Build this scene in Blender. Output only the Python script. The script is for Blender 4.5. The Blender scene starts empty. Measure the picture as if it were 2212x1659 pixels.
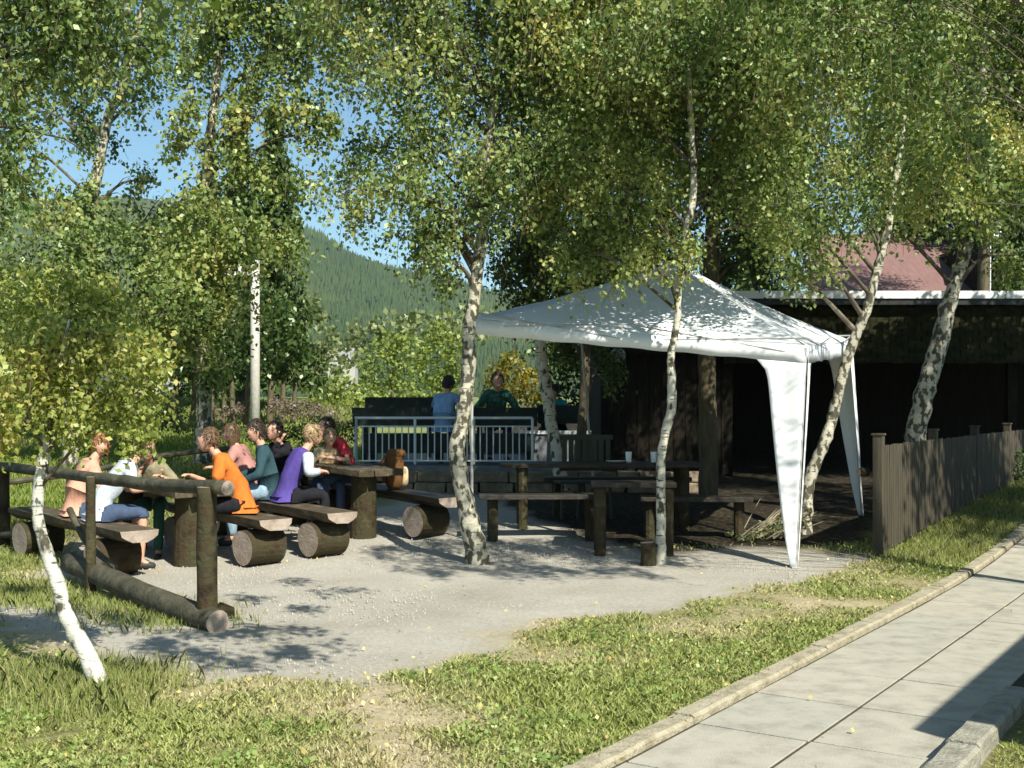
import bpy, math, random
import numpy as np
from mathutils import Vector, Matrix
R = math.radians
random.seed(7)
rng = np.random.default_rng(11)
scn = bpy.context.scene
C = scn.collection

# ------------------------------------------------------------------ camera, sky, sun, exposure
F, CX, HY, CAMZ = 2500.0, 1106.0, 895.0, 1.5
cam_d = bpy.data.cameras.new('camera')
cam = bpy.data.objects.new('camera', cam_d); C.objects.link(cam)
cam.location = (0, 0, CAMZ); cam.rotation_euler = (R(90), 0, 0)
cam_d.sensor_width = 36; cam_d.lens = 36 * F / 2212
cam_d.shift_y = 65.5 / 2212
cam_d.clip_start = .05; cam_d.clip_end = 6000
cam_d.dof.use_dof = False
scn.camera = cam

SUN_AZ = math.atan2(.52, -.85); SUN_EL = R(43)
world = bpy.data.worlds.new('World'); scn.world = world; world.use_nodes = True
wn = world.node_tree
sky = wn.nodes.new('ShaderNodeTexSky'); sky.sky_type = 'NISHITA'; sky.sun_disc = False
sky.sun_elevation = SUN_EL; sky.sun_rotation = SUN_AZ
sky.air_density = 1.0; sky.dust_density = .5; sky.ozone_density = .8
bg = wn.nodes['Background']; bg.inputs['Strength'].default_value = .076
tint = wn.nodes.new('ShaderNodeMix'); tint.data_type = 'RGBA'; tint.blend_type = 'MULTIPLY'; tint.inputs[0].default_value = 1
tint.inputs[7].default_value = (.82, 1.04, 1.06, 1)
wn.links.new(sky.outputs[0], tint.inputs[6]); wn.links.new(tint.outputs[2], bg.inputs[0])
sl = bpy.data.lights.new('sun', 'SUN'); sl.energy = 4.9; sl.angle = R(.5); sl.color = (1, .96, .84)
so = bpy.data.objects.new('sun', sl); C.objects.link(so)
sd = Vector((math.sin(SUN_AZ) * math.cos(SUN_EL), math.cos(SUN_AZ) * math.cos(SUN_EL), math.sin(SUN_EL)))
so.rotation_euler = sd.to_track_quat('Z', 'Y').to_euler(); so.location = sd * 60
scn.view_settings.view_transform = 'Standard'; scn.view_settings.look = 'None'
scn.view_settings.exposure = .84; scn.view_settings.gamma = 1
scn.cycles.max_bounces = 6; scn.cycles.diffuse_bounces = 3; scn.cycles.transmission_bounces = 3
scn.cycles.volume_bounces = 0; scn.cycles.transparent_max_bounces = 8
scn.cycles.sample_clamp_indirect = 4

# ------------------------------------------------------------------ helpers
def gz(x, y):
    "height of the ground"
    def ramp(t, k=.6):
        return math.log1p(math.exp(max(-30, min(30, t / k)))) * k
    return .085 * ramp(y - 10.9) - .025 * ramp(y - 14.5) - .06 * ramp(y - 48, 3)

def gz_np(x, y):
    def ramp(t, k=.6):
        return np.where(t / k > 30, t, np.log1p(np.exp(np.clip(t / k, -30, 30))) * k)
    return .085 * ramp(y - 10.9) - .025 * ramp(y - 14.5) - .06 * ramp(y - 48, 3)

def W(px, py, d):
    "point seen at photo pixel (2212-wide copy) at distance d in front of the viewpoint"
    return Vector(((px - CX) / F * d, d, CAMZ + (HY - py) / F * d))
def X(px, d): return (px - CX) / F * d

def mat(name, col, rough=.8, spec=.3, var=None, scale=8., bump=0., bscale=40., stretch=(1, 1, 1), metal=0., detail=6., coord='Object'):
    m = bpy.data.materials.new(name); m.use_nodes = True
    nt = m.node_tree; b = nt.nodes['Principled BSDF']
    b.inputs['Roughness'].default_value = rough; b.inputs['Specular IOR Level'].default_value = spec
    b.inputs['Metallic'].default_value = metal
    b.inputs['Base Color'].default_value = (*col, 1)
    if var or bump:
        tc = nt.nodes.new('ShaderNodeTexCoord'); mp = nt.nodes.new('ShaderNodeMapping')
        mp.inputs['Scale'].default_value = stretch
        nt.links.new(tc.outputs[coord], mp.inputs[0])
    if var:
        n = nt.nodes.new('ShaderNodeTexNoise'); n.inputs['Scale'].default_value = scale; n.inputs['Detail'].default_value = detail
        n.inputs['Roughness'].default_value = .65
        nt.links.new(mp.outputs[0], n.inputs['Vector'])
        r = nt.nodes.new('ShaderNodeValToRGB'); cols = [col] + list(var)
        r.color_ramp.elements[0].position = .3; r.color_ramp.elements[1].position = .72
        r.color_ramp.elements[0].color = (*cols[0], 1); r.color_ramp.elements[1].color = (*cols[-1], 1)
        for i, c in enumerate(cols[1:-1]):
            e = r.color_ramp.elements.new(.3 + .42 * (i + 1) / (len(cols) - 1)); e.color = (*c, 1)
        nt.links.new(n.outputs['Fac'], r.inputs[0]); nt.links.new(r.outputs[0], b.inputs['Base Color'])
    if bump:
        n2 = nt.nodes.new('ShaderNodeTexNoise'); n2.inputs['Scale'].default_value = bscale; n2.inputs['Detail'].default_value = 5
        nt.links.new(mp.outputs[0], n2.inputs['Vector'])
        bp = nt.nodes.new('ShaderNodeBump'); bp.inputs['Strength'].default_value = min(1, bump); bp.inputs['Distance'].default_value = .02
        nt.links.new(n2.outputs['Fac'], bp.inputs['Height']); nt.links.new(bp.outputs[0], b.inputs['Normal'])
    return m

def leaf_mat(name, cols, trans=.45, patch=1.2, rough=.45):
    "leaf: colour differs from leaf to leaf and in larger patches of the crown"
    m = bpy.data.materials.new(name); m.use_nodes = True; nt = m.node_tree
    nt.nodes.remove(nt.nodes['Principled BSDF']); out = nt.nodes['Material Output']
    g = nt.nodes.new('ShaderNodeNewGeometry')
    tc = nt.nodes.new('ShaderNodeTexCoord')
    n = nt.nodes.new('ShaderNodeTexNoise'); n.inputs['Scale'].default_value = patch; n.inputs['Detail'].default_value = 2
    nt.links.new(tc.outputs['Object'], n.inputs['Vector'])
    a = nt.nodes.new('ShaderNodeMath'); a.operation = 'MULTIPLY_ADD'; a.inputs[1].default_value = .55
    nt.links.new(g.outputs['Random Per Island'], a.inputs[0])
    s = nt.nodes.new('ShaderNodeMath'); s.operation = 'MULTIPLY_ADD'; s.inputs[1].default_value = 1.6; s.inputs[2].default_value = -.57
    nt.links.new(n.outputs['Fac'], s.inputs[0]); nt.links.new(s.outputs[0], a.inputs[2])
    r = nt.nodes.new('ShaderNodeValToRGB'); k = len(cols)
    for i, c in enumerate(cols):
        if i < 2: e = r.color_ramp.elements[i]; e.position = i * 1.0 / (k - 1) if k > 1 else 0
        else: e = r.color_ramp.elements.new(i / (k - 1))
        e.color = (*c, 1)
    if k > 2:
        for i, e in enumerate(sorted(r.color_ramp.elements, key=lambda e: e.position)): pass
    nt.links.new(a.outputs[0], r.inputs[0])
    d = nt.nodes.new('ShaderNodeBsdfDiffuse'); t = nt.nodes.new('ShaderNodeBsdfTranslucent'); gl = nt.nodes.new('ShaderNodeBsdfGlossy')
    gl.inputs['Roughness'].default_value = rough; gl.inputs['Color'].default_value = (.55, .6, .45, 1)
    br = nt.nodes.new('ShaderNodeMix'); br.data_type = 'RGBA'; br.blend_type = 'MULTIPLY'; br.inputs[0].default_value = 1
    br.inputs[7].default_value = (1.35, 1.25, .6, 1)
    nt.links.new(r.outputs[0], d.inputs[0]); nt.links.new(r.outputs[0], br.inputs[6]); nt.links.new(br.outputs[2], t.inputs[0])
    mx = nt.nodes.new('ShaderNodeMixShader'); mx.inputs[0].default_value = trans
    nt.links.new(d.outputs[0], mx.inputs[1]); nt.links.new(t.outputs[0], mx.inputs[2])
    mg = nt.nodes.new('ShaderNodeMixShader'); mg.inputs[0].default_value = .06
    nt.links.new(mx.outputs[0], mg.inputs[1]); nt.links.new(gl.outputs[0], mg.inputs[2])
    nt.links.new(mg.outputs[0], out.inputs[0])
    return m

def birch_bark(name, dark=.5, tint=(.62, .58, .48), psc=2.6):
    m = bpy.data.materials.new(name); m.use_nodes = True; nt = m.node_tree; b = nt.nodes['Principled BSDF']
    b.inputs['Roughness'].default_value = .75
    tc = nt.nodes.new('ShaderNodeTexCoord')
    def noise(st, sc, det=4):
        mp = nt.nodes.new('ShaderNodeMapping'); mp.inputs['Scale'].default_value = st
        n = nt.nodes.new('ShaderNodeTexNoise'); n.inputs['Scale'].default_value = sc; n.inputs['Detail'].default_value = det
        nt.links.new(tc.outputs['Object'], mp.inputs[0]); nt.links.new(mp.outputs[0], n.inputs['Vector']); return n
    def ramp(n, p0, p1, c0, c1):
        r = nt.nodes.new('ShaderNodeValToRGB'); r.color_ramp.elements[0].position = p0; r.color_ramp.elements[1].position = p1
        r.color_ramp.elements[0].color = (*c0, 1); r.color_ramp.elements[1].color = (*c1, 1)
        nt.links.new(n.outputs['Fac'], r.inputs[0]); return r
    base = ramp(noise((1, 1, 1), 9), .35, .7, tuple(c * .72 for c in tint), tint)
    lent = ramp(noise((3.5, 3.5, 17), 2.6, 6), .59, .66, (0, 0, 0), (1, 1, 1))
    pat = ramp(noise((1.6, 1.6, 1.0), psc * 1.6, 9), dark, dark + .07, (0, 0, 0), (1, 1, 1))
    m1 = nt.nodes.new('ShaderNodeMix'); m1.data_type = 'RGBA'; m1.inputs[7].default_value = (.07, .06, .045, 1)
    nt.links.new(lent.outputs[0], m1.inputs[0]); nt.links.new(base.outputs[0], m1.inputs[6])
    m2 = nt.nodes.new('ShaderNodeMix'); m2.data_type = 'RGBA'; m2.inputs[7].default_value = (.055, .05, .03, 1)
    nt.links.new(pat.outputs[0], m2.inputs[0]); nt.links.new(m1.outputs[2], m2.inputs[6])
    nt.links.new(m2.outputs[2], b.inputs['Base Color'])
    bp = nt.nodes.new('ShaderNodeBump'); bp.inputs['Strength'].default_value = .6; bp.inputs['Distance'].default_value = .01
    bn = noise((1, 1, 3), 30); nt.links.new(bn.outputs['Fac'], bp.inputs['Height']); nt.links.new(bp.outputs[0], b.inputs['Normal'])
    return m

M = {}
M['birch'] = birch_bark('birch_bark', .54, (.62, .59, .48), 5)
M['birch_dark'] = birch_bark('birch_bark_rough', .48, (.50, .465, .36), 6.5)
M['birch_white'] = birch_bark('birch_bark_white', .535, (.62, .60, .52), 4)
M['limb'] = mat('limb_bark', (.06, .05, .035), .85, .2, [(.11, .09, .065), (.22, .19, .15)], 5, .5, 20)
M['twig'] = mat('twig_bark', (.09, .065, .045), .8)
M['bark'] = mat('dark_bark', (.055, .045, .03), .9, .2, [(.12, .1, .06), (.16, .13, .08)], 6, .8, 25, (3, 3, .6))
M['leaf_birch'] = leaf_mat('birch_leaf', [(.04, .085, .022), (.10, .165, .045), (.18, .255, .08), (.29, .35, .12), (.42, .38, .13)], .36)
M['leaf_yellow'] = leaf_mat('birch_leaf_yellowing', [(.05, .095, .024), (.125, .19, .048), (.23, .30, .09), (.36, .40, .13), (.52, .42, .14)], .36)
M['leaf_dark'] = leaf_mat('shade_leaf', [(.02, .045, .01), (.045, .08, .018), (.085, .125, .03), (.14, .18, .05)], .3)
M['leaf_broad'] = leaf_mat('broad_leaf', [(.03, .06, .016), (.055, .095, .026), (.10, .15, .045)], .3, rough=.35)
M['leaf_light'] = leaf_mat('willow_leaf', [(.14, .19, .045), (.23, .29, .07), (.33, .38, .10)], .4)
M['leaf_grey'] = leaf_mat('greyish_leaf', [(.10, .13, .05), (.17, .2, .08), (.24, .26, .12)], .3)
M['leaf_gold'] = leaf_mat('golden_leaf', [(.14, .15, .02), (.28, .25, .04), (.42, .27, .06)], .45)
M['leaf_young'] = leaf_mat('young_birch_leaf', [(.09, .14, .03), (.19, .25, .055), (.31, .36, .09), (.44, .44, .13), (.50, .38, .12)])
M['needle'] = leaf_mat('spruce_needle', [(.03, .055, .014), (.05, .085, .02), (.085, .12, .03)], .1)
M['weed_pink'] = leaf_mat('seeding_weed', [(.16, .12, .1), (.22, .16, .14), (.14, .15, .07)], .3)
M['log'] = mat('weathered_log', (0.020, 0.014, 0.008), .85, .2, [(0.048, 0.034, 0.018), (0.044, 0.042, 0.020), (0.096, 0.072, 0.040)], 5, .7, 30, (1, 1, 1))
M['log_end'] = mat('cut_log_end', (.24, .19, .15), .9, .15, [(.33, .27, .22), (.42, .35, .29)], 9, .4, 40)
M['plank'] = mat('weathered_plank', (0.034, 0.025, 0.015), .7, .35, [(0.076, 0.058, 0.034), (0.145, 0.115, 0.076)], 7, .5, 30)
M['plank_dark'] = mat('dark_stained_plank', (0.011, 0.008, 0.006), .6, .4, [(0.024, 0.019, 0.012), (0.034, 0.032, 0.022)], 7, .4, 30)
M['rail'] = mat('grey_green_rail', (.03, .028, .018), .8, .3, [(.065, .06, .038), (.13, .115, .08)], 6, .6, 30)
M['fence'] = mat('brown_stained_picket', (.045, .038, .026), .75, .3, [(.07, .059, .041), (.09, .077, .054)], 5, .3, 40, (4, 4, .5))
M['canopy'] = mat('white_canopy_sheet', (.78, .79, .81), .5, .35, [(.82, .83, .84)], 3, .15, 7)
M['pole'] = mat('painted_steel', (.38, .38, .37), .4, .5)
M['metal'] = mat('galvanised_steel', (.6, .63, .63), .5, .4, [(.7, .72, .72)], 9)
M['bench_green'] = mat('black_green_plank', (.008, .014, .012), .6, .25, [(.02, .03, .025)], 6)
M['stone'] = mat('terrace_stone', (.10, .08, .05), .9, .2, [(.2, .16, .11), (.36, .3, .22)], 4, .6, 14)
M['terrace_floor'] = mat('terrace_floor', (.12, .13, .14), .9, .2, [(.2, .21, .22)], 6)
M['concrete'] = mat('pale_concrete', (.4, .385, .34), .9, .2, [(.5, .48, .43), (.56, .54, .49)], 12, .4, 60)
M['slab'] = mat('paving_slab', (0.265, 0.247, 0.202), .9, .2, [(0.370, 0.349, 0.290), (0.420, 0.395, 0.328)], 5.5, .35, 120, detail=10)
M['slab_b'] = mat('paving_slab_greyer', (0.251, 0.241, 0.199), .9, .2, [(0.353, 0.340, 0.286), (0.399, 0.382, 0.319)], 5.5, .35, 120, detail=10)
M['slab_c'] = mat('paving_slab_warmer', (0.271, 0.251, 0.206), .9, .2, [(0.382, 0.353, 0.294), (0.428, 0.399, 0.332)], 5.5, .35, 120, detail=10)
M['joint'] = mat('slab_joint_soil', (.05, .042, .03), .95, .1, [(.1, .085, .06)], 20, .5, 60)
M['kerb'] = mat('kerb_concrete', (0.198, 0.171, 0.108), .95, .2, [(0.342, 0.306, 0.216), (0.414, 0.378, 0.297)], 11, .7, 60, detail=10)
M['kerb_dark'] = mat('old_kerb_concrete', (.16, .15, .12), .95, .2, [(.27, .26, .21), (.36, .34, .28)], 9, .7, 50, detail=10)
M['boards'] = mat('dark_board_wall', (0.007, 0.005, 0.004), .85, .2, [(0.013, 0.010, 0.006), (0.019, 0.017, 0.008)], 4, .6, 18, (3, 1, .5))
M['header'] = mat('mossy_shingle', (0.008, 0.009, 0.004), .9, .15, [(0.020, 0.020, 0.007), (0.042, 0.038, 0.021)], 5, .9, 9, (1, 1, 2))
M['white'] = mat('white_trim', (.82, .82, .8), .5, .4)
M['black'] = mat('black_trim', (.012, .014, .016), .5, .4)
M['red_roof'] = mat('faded_red_roof', (.17, .098, .09), .7, .3, [(.2, .115, .105), (.23, .135, .125)], 2.5, .1, 20, (6, 1, 1))
M['wall_pale'] = mat('pale_render', (.34, .33, .29), .9, .2, [(.42, .4, .36)], 3)
M['grey_roof'] = mat('grey_roof', (.2, .2, .2), .8, .2, [(.27, .27, .26)], 3)
M['glass'] = mat('dark_glass', (.02, .025, .03), .1, .6)
M['skin'] = mat('skin', (.55, .3, .2), .55, .35, [(.6, .34, .24)], 4)
M['eye'] = mat('dark_eye', (.03, .02, .02), .2, .5)
M['lip'] = mat('lip', (.45, .15, .12), .5, .4)
M['shoe_white'] = mat('white_trainer', (.75, .74, .7), .6, .3)
M['shoe_dark'] = mat('dark_shoe', (.03, .03, .03), .6, .3)
def cloth(name, c, k=.6): return mat(name, tuple(v * k for v in c), .9, .1, [c], 12, 1.0, 11, (1, 1, .6))
M['orange'] = cloth('orange_cotton', (.70, .20, .04)); M['peach'] = cloth('peach_cotton', (.72, .38, .27))
M['offwhite'] = cloth('pale_blue_white_cotton', (.62, .68, .75)); M['khaki'] = cloth('khaki_cloth', (.3, .27, .17))
M['purple'] = cloth('purple_cloth', (.10, .07, .30)); M['teal'] = cloth('dark_teal_cloth', (.035, .075, .09))
M['blackcl'] = cloth('black_cloth', (.02, .02, .025)); M['red'] = cloth('red_cotton', (.55, .05, .07))
M['blue'] = cloth('light_blue_cotton', (.25, .42, .68)); M['tealgreen'] = cloth('teal_green_cloth', (.03, .25, .24))
M['green'] = cloth('dark_green_cloth', (.04, .12, .09)); M['pinkcl'] = cloth('dusty_pink_cloth', (.5, .25, .22))
M['denim'] = cloth('denim', (.07, .1, .17)); M['denim_light'] = cloth('pale_denim', (.3, .42, .52)); M['brown'] = cloth('brown_cloth', (.16, .08, .03))
M['tan'] = cloth('tan_cloth', (.62, .48, .28))
M['hair_dark'] = mat('dark_hair', (.02, .014, .01), .5, .4, [(.045, .03, .02)], 30)
M['hair_brown'] = mat('brown_hair', (.07, .04, .02), .5, .4, [(.13, .075, .04)], 30)
M['hair_fair'] = mat('fair_hair', (.24, .16, .08), .5, .4, [(.38, .27, .14)], 30)
M['hair_red'] = mat('reddish_hair', (.2, .07, .03), .5, .4, [(.3, .12, .05)], 30)

def tag(o, label=None, cat=None, group=None, kind=None):
    if label: o['label'] = label
    if cat: o['category'] = cat
    if group: o['group'] = group
    if kind: o['kind'] = kind
    return o
def empty(name, loc=(0, 0, 0), rz=0, **k):
    o = bpy.data.objects.new(name, None); o.location = loc; o.rotation_euler = (0, 0, rz)
    o.empty_display_size = .2; C.objects.link(o); tag(o, **k); return o
def link(name, me, parent=None, **k):
    o = bpy.data.objects.new(name, me); C.objects.link(o)
    if parent is not None: o.parent = parent
    tag(o, **k); return o

class MB:
    def __init__(s): s.v = []; s.f = []; s.mi = []
    def add(s, vs, fs, mi=0):
        n = len(s.v); s.v += [tuple(v) for v in vs]; s.f += [tuple(i + n for i in f) for f in fs]; s.mi += [mi] * len(fs); return s
    def box(s, c, size, rot=0, mi=0, tilt=None, jit=0):
        hx, hy, hz = [a / 2 for a in size]
        m = Matrix.Rotation(rot, 3, 'Z')
        if tilt is not None: m = m @ tilt
        vs = [Vector(c) + m @ Vector((sx * hx + random.uniform(-jit, jit), sy * hy + random.uniform(-jit, jit), sz * hz + random.uniform(-jit, jit)))
              for sx in (-1, 1) for sy in (-1, 1) for sz in (-1, 1)]
        return s.add(vs, [(0, 1, 3, 2), (4, 6, 7, 5), (0, 4, 5, 1), (2, 3, 7, 6), (0, 2, 6, 4), (1, 5, 7, 3)], mi)
    def tube(s, pts, rad, n=8, mi=0, cap=True, capmi=None, wob=0, ph=0):
        pts = [Vector(p) for p in pts]
        if not hasattr(rad, '__len__'): rad = [rad] * len(pts)
        vs = []; prev = None
        for i, p in enumerate(pts):
            t = (pts[min(i + 1, len(pts) - 1)] - pts[max(i - 1, 0)]).normalized()
            if prev is None:
                a = t.orthogonal().normalized()
            else:
                a = (prev - t * prev.dot(t)).normalized()
            prev = a; b = t.cross(a)
            for j in range(n):
                an = 2 * math.pi * j / n
                r = rad[i] * (1 + wob * (math.sin(3 * an + ph + i * .7) * .6 + math.sin(2 * an + i * 1.3) * .5))
                vs.append(p + (a * math.cos(an) + b * math.sin(an)) * r)
        fs = []
        for i in range(len(pts) - 1):
            for j in range(n):
                fs.append((i * n + j, i * n + (j + 1) % n, (i + 1) * n + (j + 1) % n, (i + 1) * n + j))
        s.add(vs, fs, mi)
        if cap:
            k = len(s.v) - len(vs); cm = mi if capmi is None else capmi
            s.f.append(tuple(k + j for j in range(n))[::-1]); s.mi.append(cm)
            e = k + (len(pts) - 1) * n
            s.f.append(tuple(e + j for j in range(n))); s.mi.append(cm)
        return s
    def build(s, name, mats, parent=None, smooth=False, bevel=0, origin=None, **k):
        me = bpy.data.meshes.new(name); me.from_pydata(s.v, [], s.f)
        if not isinstance(mats, (list, tuple)): mats = [mats]
        for m in mats: me.materials.append(m)
        me.polygons.foreach_set('material_index', s.mi)
        if smooth:
            me.polygons.foreach_set('use_smooth', [len(f) <= 4 for f in s.f])
        me.update()
        o = link(name, me, parent, **k)
        if bevel:
            b = o.modifiers.new('bevel', 'BEVEL'); b.width = bevel; b.segments = 2; b.limit_method = 'ANGLE'
        return o

def smooth_path(pts, rad, sub=4):
    P = [Vector(p) for p in pts]; out = []; ro = []
    for i in range(len(P) - 1):
        p0, p1, p2, p3 = P[max(i - 1, 0)], P[i], P[i + 1], P[min(i + 2, len(P) - 1)]
        for k in range(sub):
            t = k / sub
            out.append(.5 * ((2 * p1) + (p2 - p0) * t + (2 * p0 - 5 * p1 + 4 * p2 - p3) * t * t + (3 * p1 - p0 - 3 * p2 + p3) * t ** 3))
            ro.append(rad[i] * (1 - t) + rad[i + 1] * t)
    out.append(P[-1]); ro.append(rad[-1]); return out, ro

def np_mesh(name, V, loops_per, mats, nv, parent=None, attrs=None, **k):
    "mesh of separate n-gons: V is (nfaces*nv,3)"
    me = bpy.data.meshes.new(name); n = len(V) // nv
    me.vertices.add(len(V)); me.vertices.foreach_set('co', V.astype(np.float32).ravel())
    me.loops.add(len(V)); me.loops.foreach_set('vertex_index', np.arange(len(V), dtype=np.int32))
    me.polygons.add(n); me.polygons.foreach_set('loop_start', (np.arange(n) * nv).astype(np.int32))
    try: me.polygons.foreach_set('loop_total', np.full(n, nv, dtype=np.int32))
    except Exception: pass
    for m in (mats if isinstance(mats, (list, tuple)) else [mats]): me.materials.append(m)
    if attrs:
        for an, vals in attrs.items():
            a = me.attributes.new(an, 'FLOAT', 'POINT'); a.data.foreach_set('value', vals.astype(np.float32))
    me.update(calc_edges=True); me.validate()
    return link(name, me, parent, **k)

def leaf_verts(P, size, r, down=.5, asp=.72):
    "rhombic leaves at points P"
    n = len(P)
    ax = r.normal(size=(n, 3)); ax[:, 2] -= down * 1.6; ax /= np.linalg.norm(ax, axis=1)[:, None] + 1e-9
    nr = r.normal(size=(n, 3)); nr[:, 2] += .3; sd_ = np.cross(ax, nr); sd_ /= np.linalg.norm(sd_, axis=1)[:, None] + 1e-9
    up = np.cross(sd_, ax)
    s = size * r.uniform(.65, 1.3, n)[:, None]
    a = P; c = P + ax * s; m = P + ax * s * .42
    b = m + sd_ * s * asp * .5 + up * s * .08; d = m - sd_ * s * asp * .5 + up * s * .08
    return np.stack([a, b, c, d], 1).reshape(-1, 3)

def lobe_leaves(c, rad, size, lai, r, droop=1., strand=.55):
    "leaves along drooping strands inside an ellipsoid; also returns the strands"
    c = np.array(c); rx, ry, rzv = rad
    area = math.pi * rx * rzv
    n = int(lai * area / (.38 * size * size)) + 6
    per = 16; ns = max(3, n // per)
    nc = max(2, ns // 6); uc = r.normal(size=(nc, 3)); uc /= np.linalg.norm(uc, axis=1)[:, None]
    cc = uc * (r.uniform(.15, 1, nc)[:, None] ** .45)
    u = cc[r.integers(0, nc, ns)] + r.normal(size=(ns, 3)) * .17
    p0 = c + u * np.array([rx, ry, rzv]); u = u / (np.linalg.norm(u, axis=1)[:, None] + 1e-6)
    L = strand * r.uniform(.5, 1.2, ns) * min(1, rzv / .45 + .2)
    h = u.copy(); h[:, 2] *= .2; h += r.normal(size=(ns, 3)) * .35
    P = []; S = []
    t = np.linspace(0, 1, per)
    for k in range(4): S.append(None)
    tt = t[None, :, None]
    curve = p0[:, None, :] + h[:, None, :] * (L[:, None, None] * .55 * tt) + np.array([0, 0, -1.]) * (L[:, None, None] * droop * tt ** 1.5)
    curve[:, :, 2] += (L * .4)[:, None]
    pts = curve.reshape(-1, 3) + r.normal(size=(ns * per, 3)) * size * .9
    return pts, curve[:, ::5, :]

def branch_tubes(mb, tr_pts, tr_rad, lobes_c, r, k=1.):
    for c in lobes_c:
        c = Vector(c)
        best = None
        for i, p in enumerate(tr_pts[:-1]):
            dz = c.z - p.z
            hd = math.hypot(c.x - p.x, c.y - p.y)
            cost = abs(dz - hd * .55) + hd * .1
            if best is None or cost < best[0]: best = (cost, i)
        i = best[1]; a = tr_pts[i]; rr = min(tr_rad[i] * .55, .045 * k)
        mid = a.lerp(c, .5) + Vector((0, 0, .18 * (c - a).length + .05)) + Vector((random.uniform(-.12, .12), random.uniform(-.12, .12), 0)) * (c - a).length
        end = c + Vector((0, 0, .05))
        pp, ra = smooth_path([a, mid, end], [rr, rr * .6, rr * .18], 5)
        mb.tube(pp, ra, 6)
        for q in range(4 if k > .3 else 0):
            s_ = pp[random.randint(3, len(pp) - 2)]
            e_ = s_ + Vector((random.uniform(-1, 1), random.uniform(-1, 1), random.uniform(-.2, .6))).normalized() * (c - a).length * .3
            m_ = s_.lerp(e_, .5) + Vector((0, 0, .05))
            mb.tube([s_, m_, e_], [rr * .35, rr * .22, rr * .08], 4)

def strands_mb(mb, S, every=2, rad=.003):
    for q in range(0, len(S), every):
        s_ = S[q]; pts = [Vector(p) for p in s_]
        mb.tube(pts, [rad, rad * .8, rad * .6, rad * .4][:len(pts)] if len(pts) <= 4 else rad, 3, cap=False)

LAIK = 2.3
def tree(name, label, path, rads, lobes, leafm, barkm, size=.045, lai=2., group='birch trees round the picnic place', seed=1, cat='tree',
         strand=.55, twigs=3, kbranch=1., trd=None, droop=1., part_labels=None):
    """path: list of (px,py,d); lobes: list of (px,py,d,r[,rz]) r in metres"""
    r = np.random.default_rng(seed); size = size * 1.12
    P = [W(*p) for p in path]; base = P[0].copy()
    root = empty(name, base, label=label, cat=cat, group=group)
    loc = [p - base for p in P]
    tp, tr = smooth_path(loc, rads, 5)
    for i in range(1, len(tp)):
        tp[i] = tp[i] + Vector((random.uniform(-1, 1), random.uniform(-1, 1), 0)) * tr[i] * .12
    tr = [q * random.uniform(.93, 1.07) for q in tr]; tr[0] *= 1.35
    mb = MB(); mb.tube(tp, tr, 12, wob=.05)
    LC = []; pts = []; mt = MB()
    for lb in lobes:
        px, py, d, rd = lb[:4]; rz_ = lb[4] if len(lb) > 4 else rd * .85
        c = W(px, py, d) - base; LC.append(c)
        p_, S = lobe_leaves(c, (rd * 1.06, rd * 1.06, rz_ * 1.06), size, lai * LAIK * (lb[5] if len(lb) > 5 else 1), r, droop, strand); pts.append(p_)
        strands_mb(mt, S, twigs, .0035 * (size / .045))
    nf0 = len(mb.f); branch_tubes(mb, tp, tr, LC, r, kbranch * .75)
    for i in range(nf0, len(mb.f)): mb.mi[i] = 1
    mb.build('trunk', [barkm, M['limb']], root, smooth=True)
    P_ = np.concatenate(pts)
    V = leaf_verts(P_, size, r)
    cr = np_mesh('crown', V, 4, leafm, 4, root)
    mt.build('twig_work', M['twig'], cr)
    return root, len(P_)

# ------------------------------------------------------------------ ground
def poly_sd(x, y, poly):
    "signed distance (positive inside) to a polygon, numpy"
    d = np.full(x.shape, 1e9); ins = np.zeros(x.shape, bool); n = len(poly)
    for i in range(n):
        x1, y1 = poly[i]; x2, y2 = poly[(i + 1) % n]
        ex, ey = x2 - x1, y2 - y1
        t = np.clip(((x - x1) * ex + (y - y1) * ey) / (ex * ex + ey * ey + 1e-12), 0, 1)
        d = np.minimum(d, np.hypot(x - x1 - t * ex, y - y1 - t * ey))
        c = ((y1 > y) != (y2 > y)) & (x < (x2 - x1) * (y - y1) / (y2 - y1 + 1e-12) + x1)
        ins ^= c
    return np.where(ins, d, -d)
def G(px, py):
    "ground point seen at a photo pixel"
    d = 3.
    for _ in range(4000):
        x = X(px, d); z = CAMZ + (HY - py) / F * d
        if z <= gz(x, d): break
        d += .02
    return (X(px, d), d)
U = (.555, .832); VV = (.832, -.555)
gravel_px = [(-500, 1395), (0, 1340), (150, 1392), (300, 1440), (450, 1468), (600, 1450), (780, 1462), (930, 1425), (1050, 1403), (1030, 1370), (1180, 1340),
             (1420, 1318), (1600, 1282), (1740, 1246), (1830, 1225), (1890, 1200), (1780, 1196), (1600, 1192), (1450, 1190), (1250, 1165), (1130, 1110), (1060, 1068), (1000, 1060), (800, 1100), (560, 1110), (420, 1130), (200, 1170), (60, 1260), (-500, 1300)]
gravel_poly = [G(*p) for p in gravel_px]
dry_spots = [(G(880, 1625), .42), (G(700, 1520), .5), (G(800, 1490), .5), (G(1500, 1350), .5), (G(1750, 1310), .6), (G(500, 1490), .45), (G(1950, 1265), .5), (G(930, 1560), .35), (G(1640, 1330), .5), (G(1180, 1420), .45)]
track = [G(830, 1475), G(800, 1520), G(820, 1570), G(870, 1615), G(900, 1670), G(930, 1720)]
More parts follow.
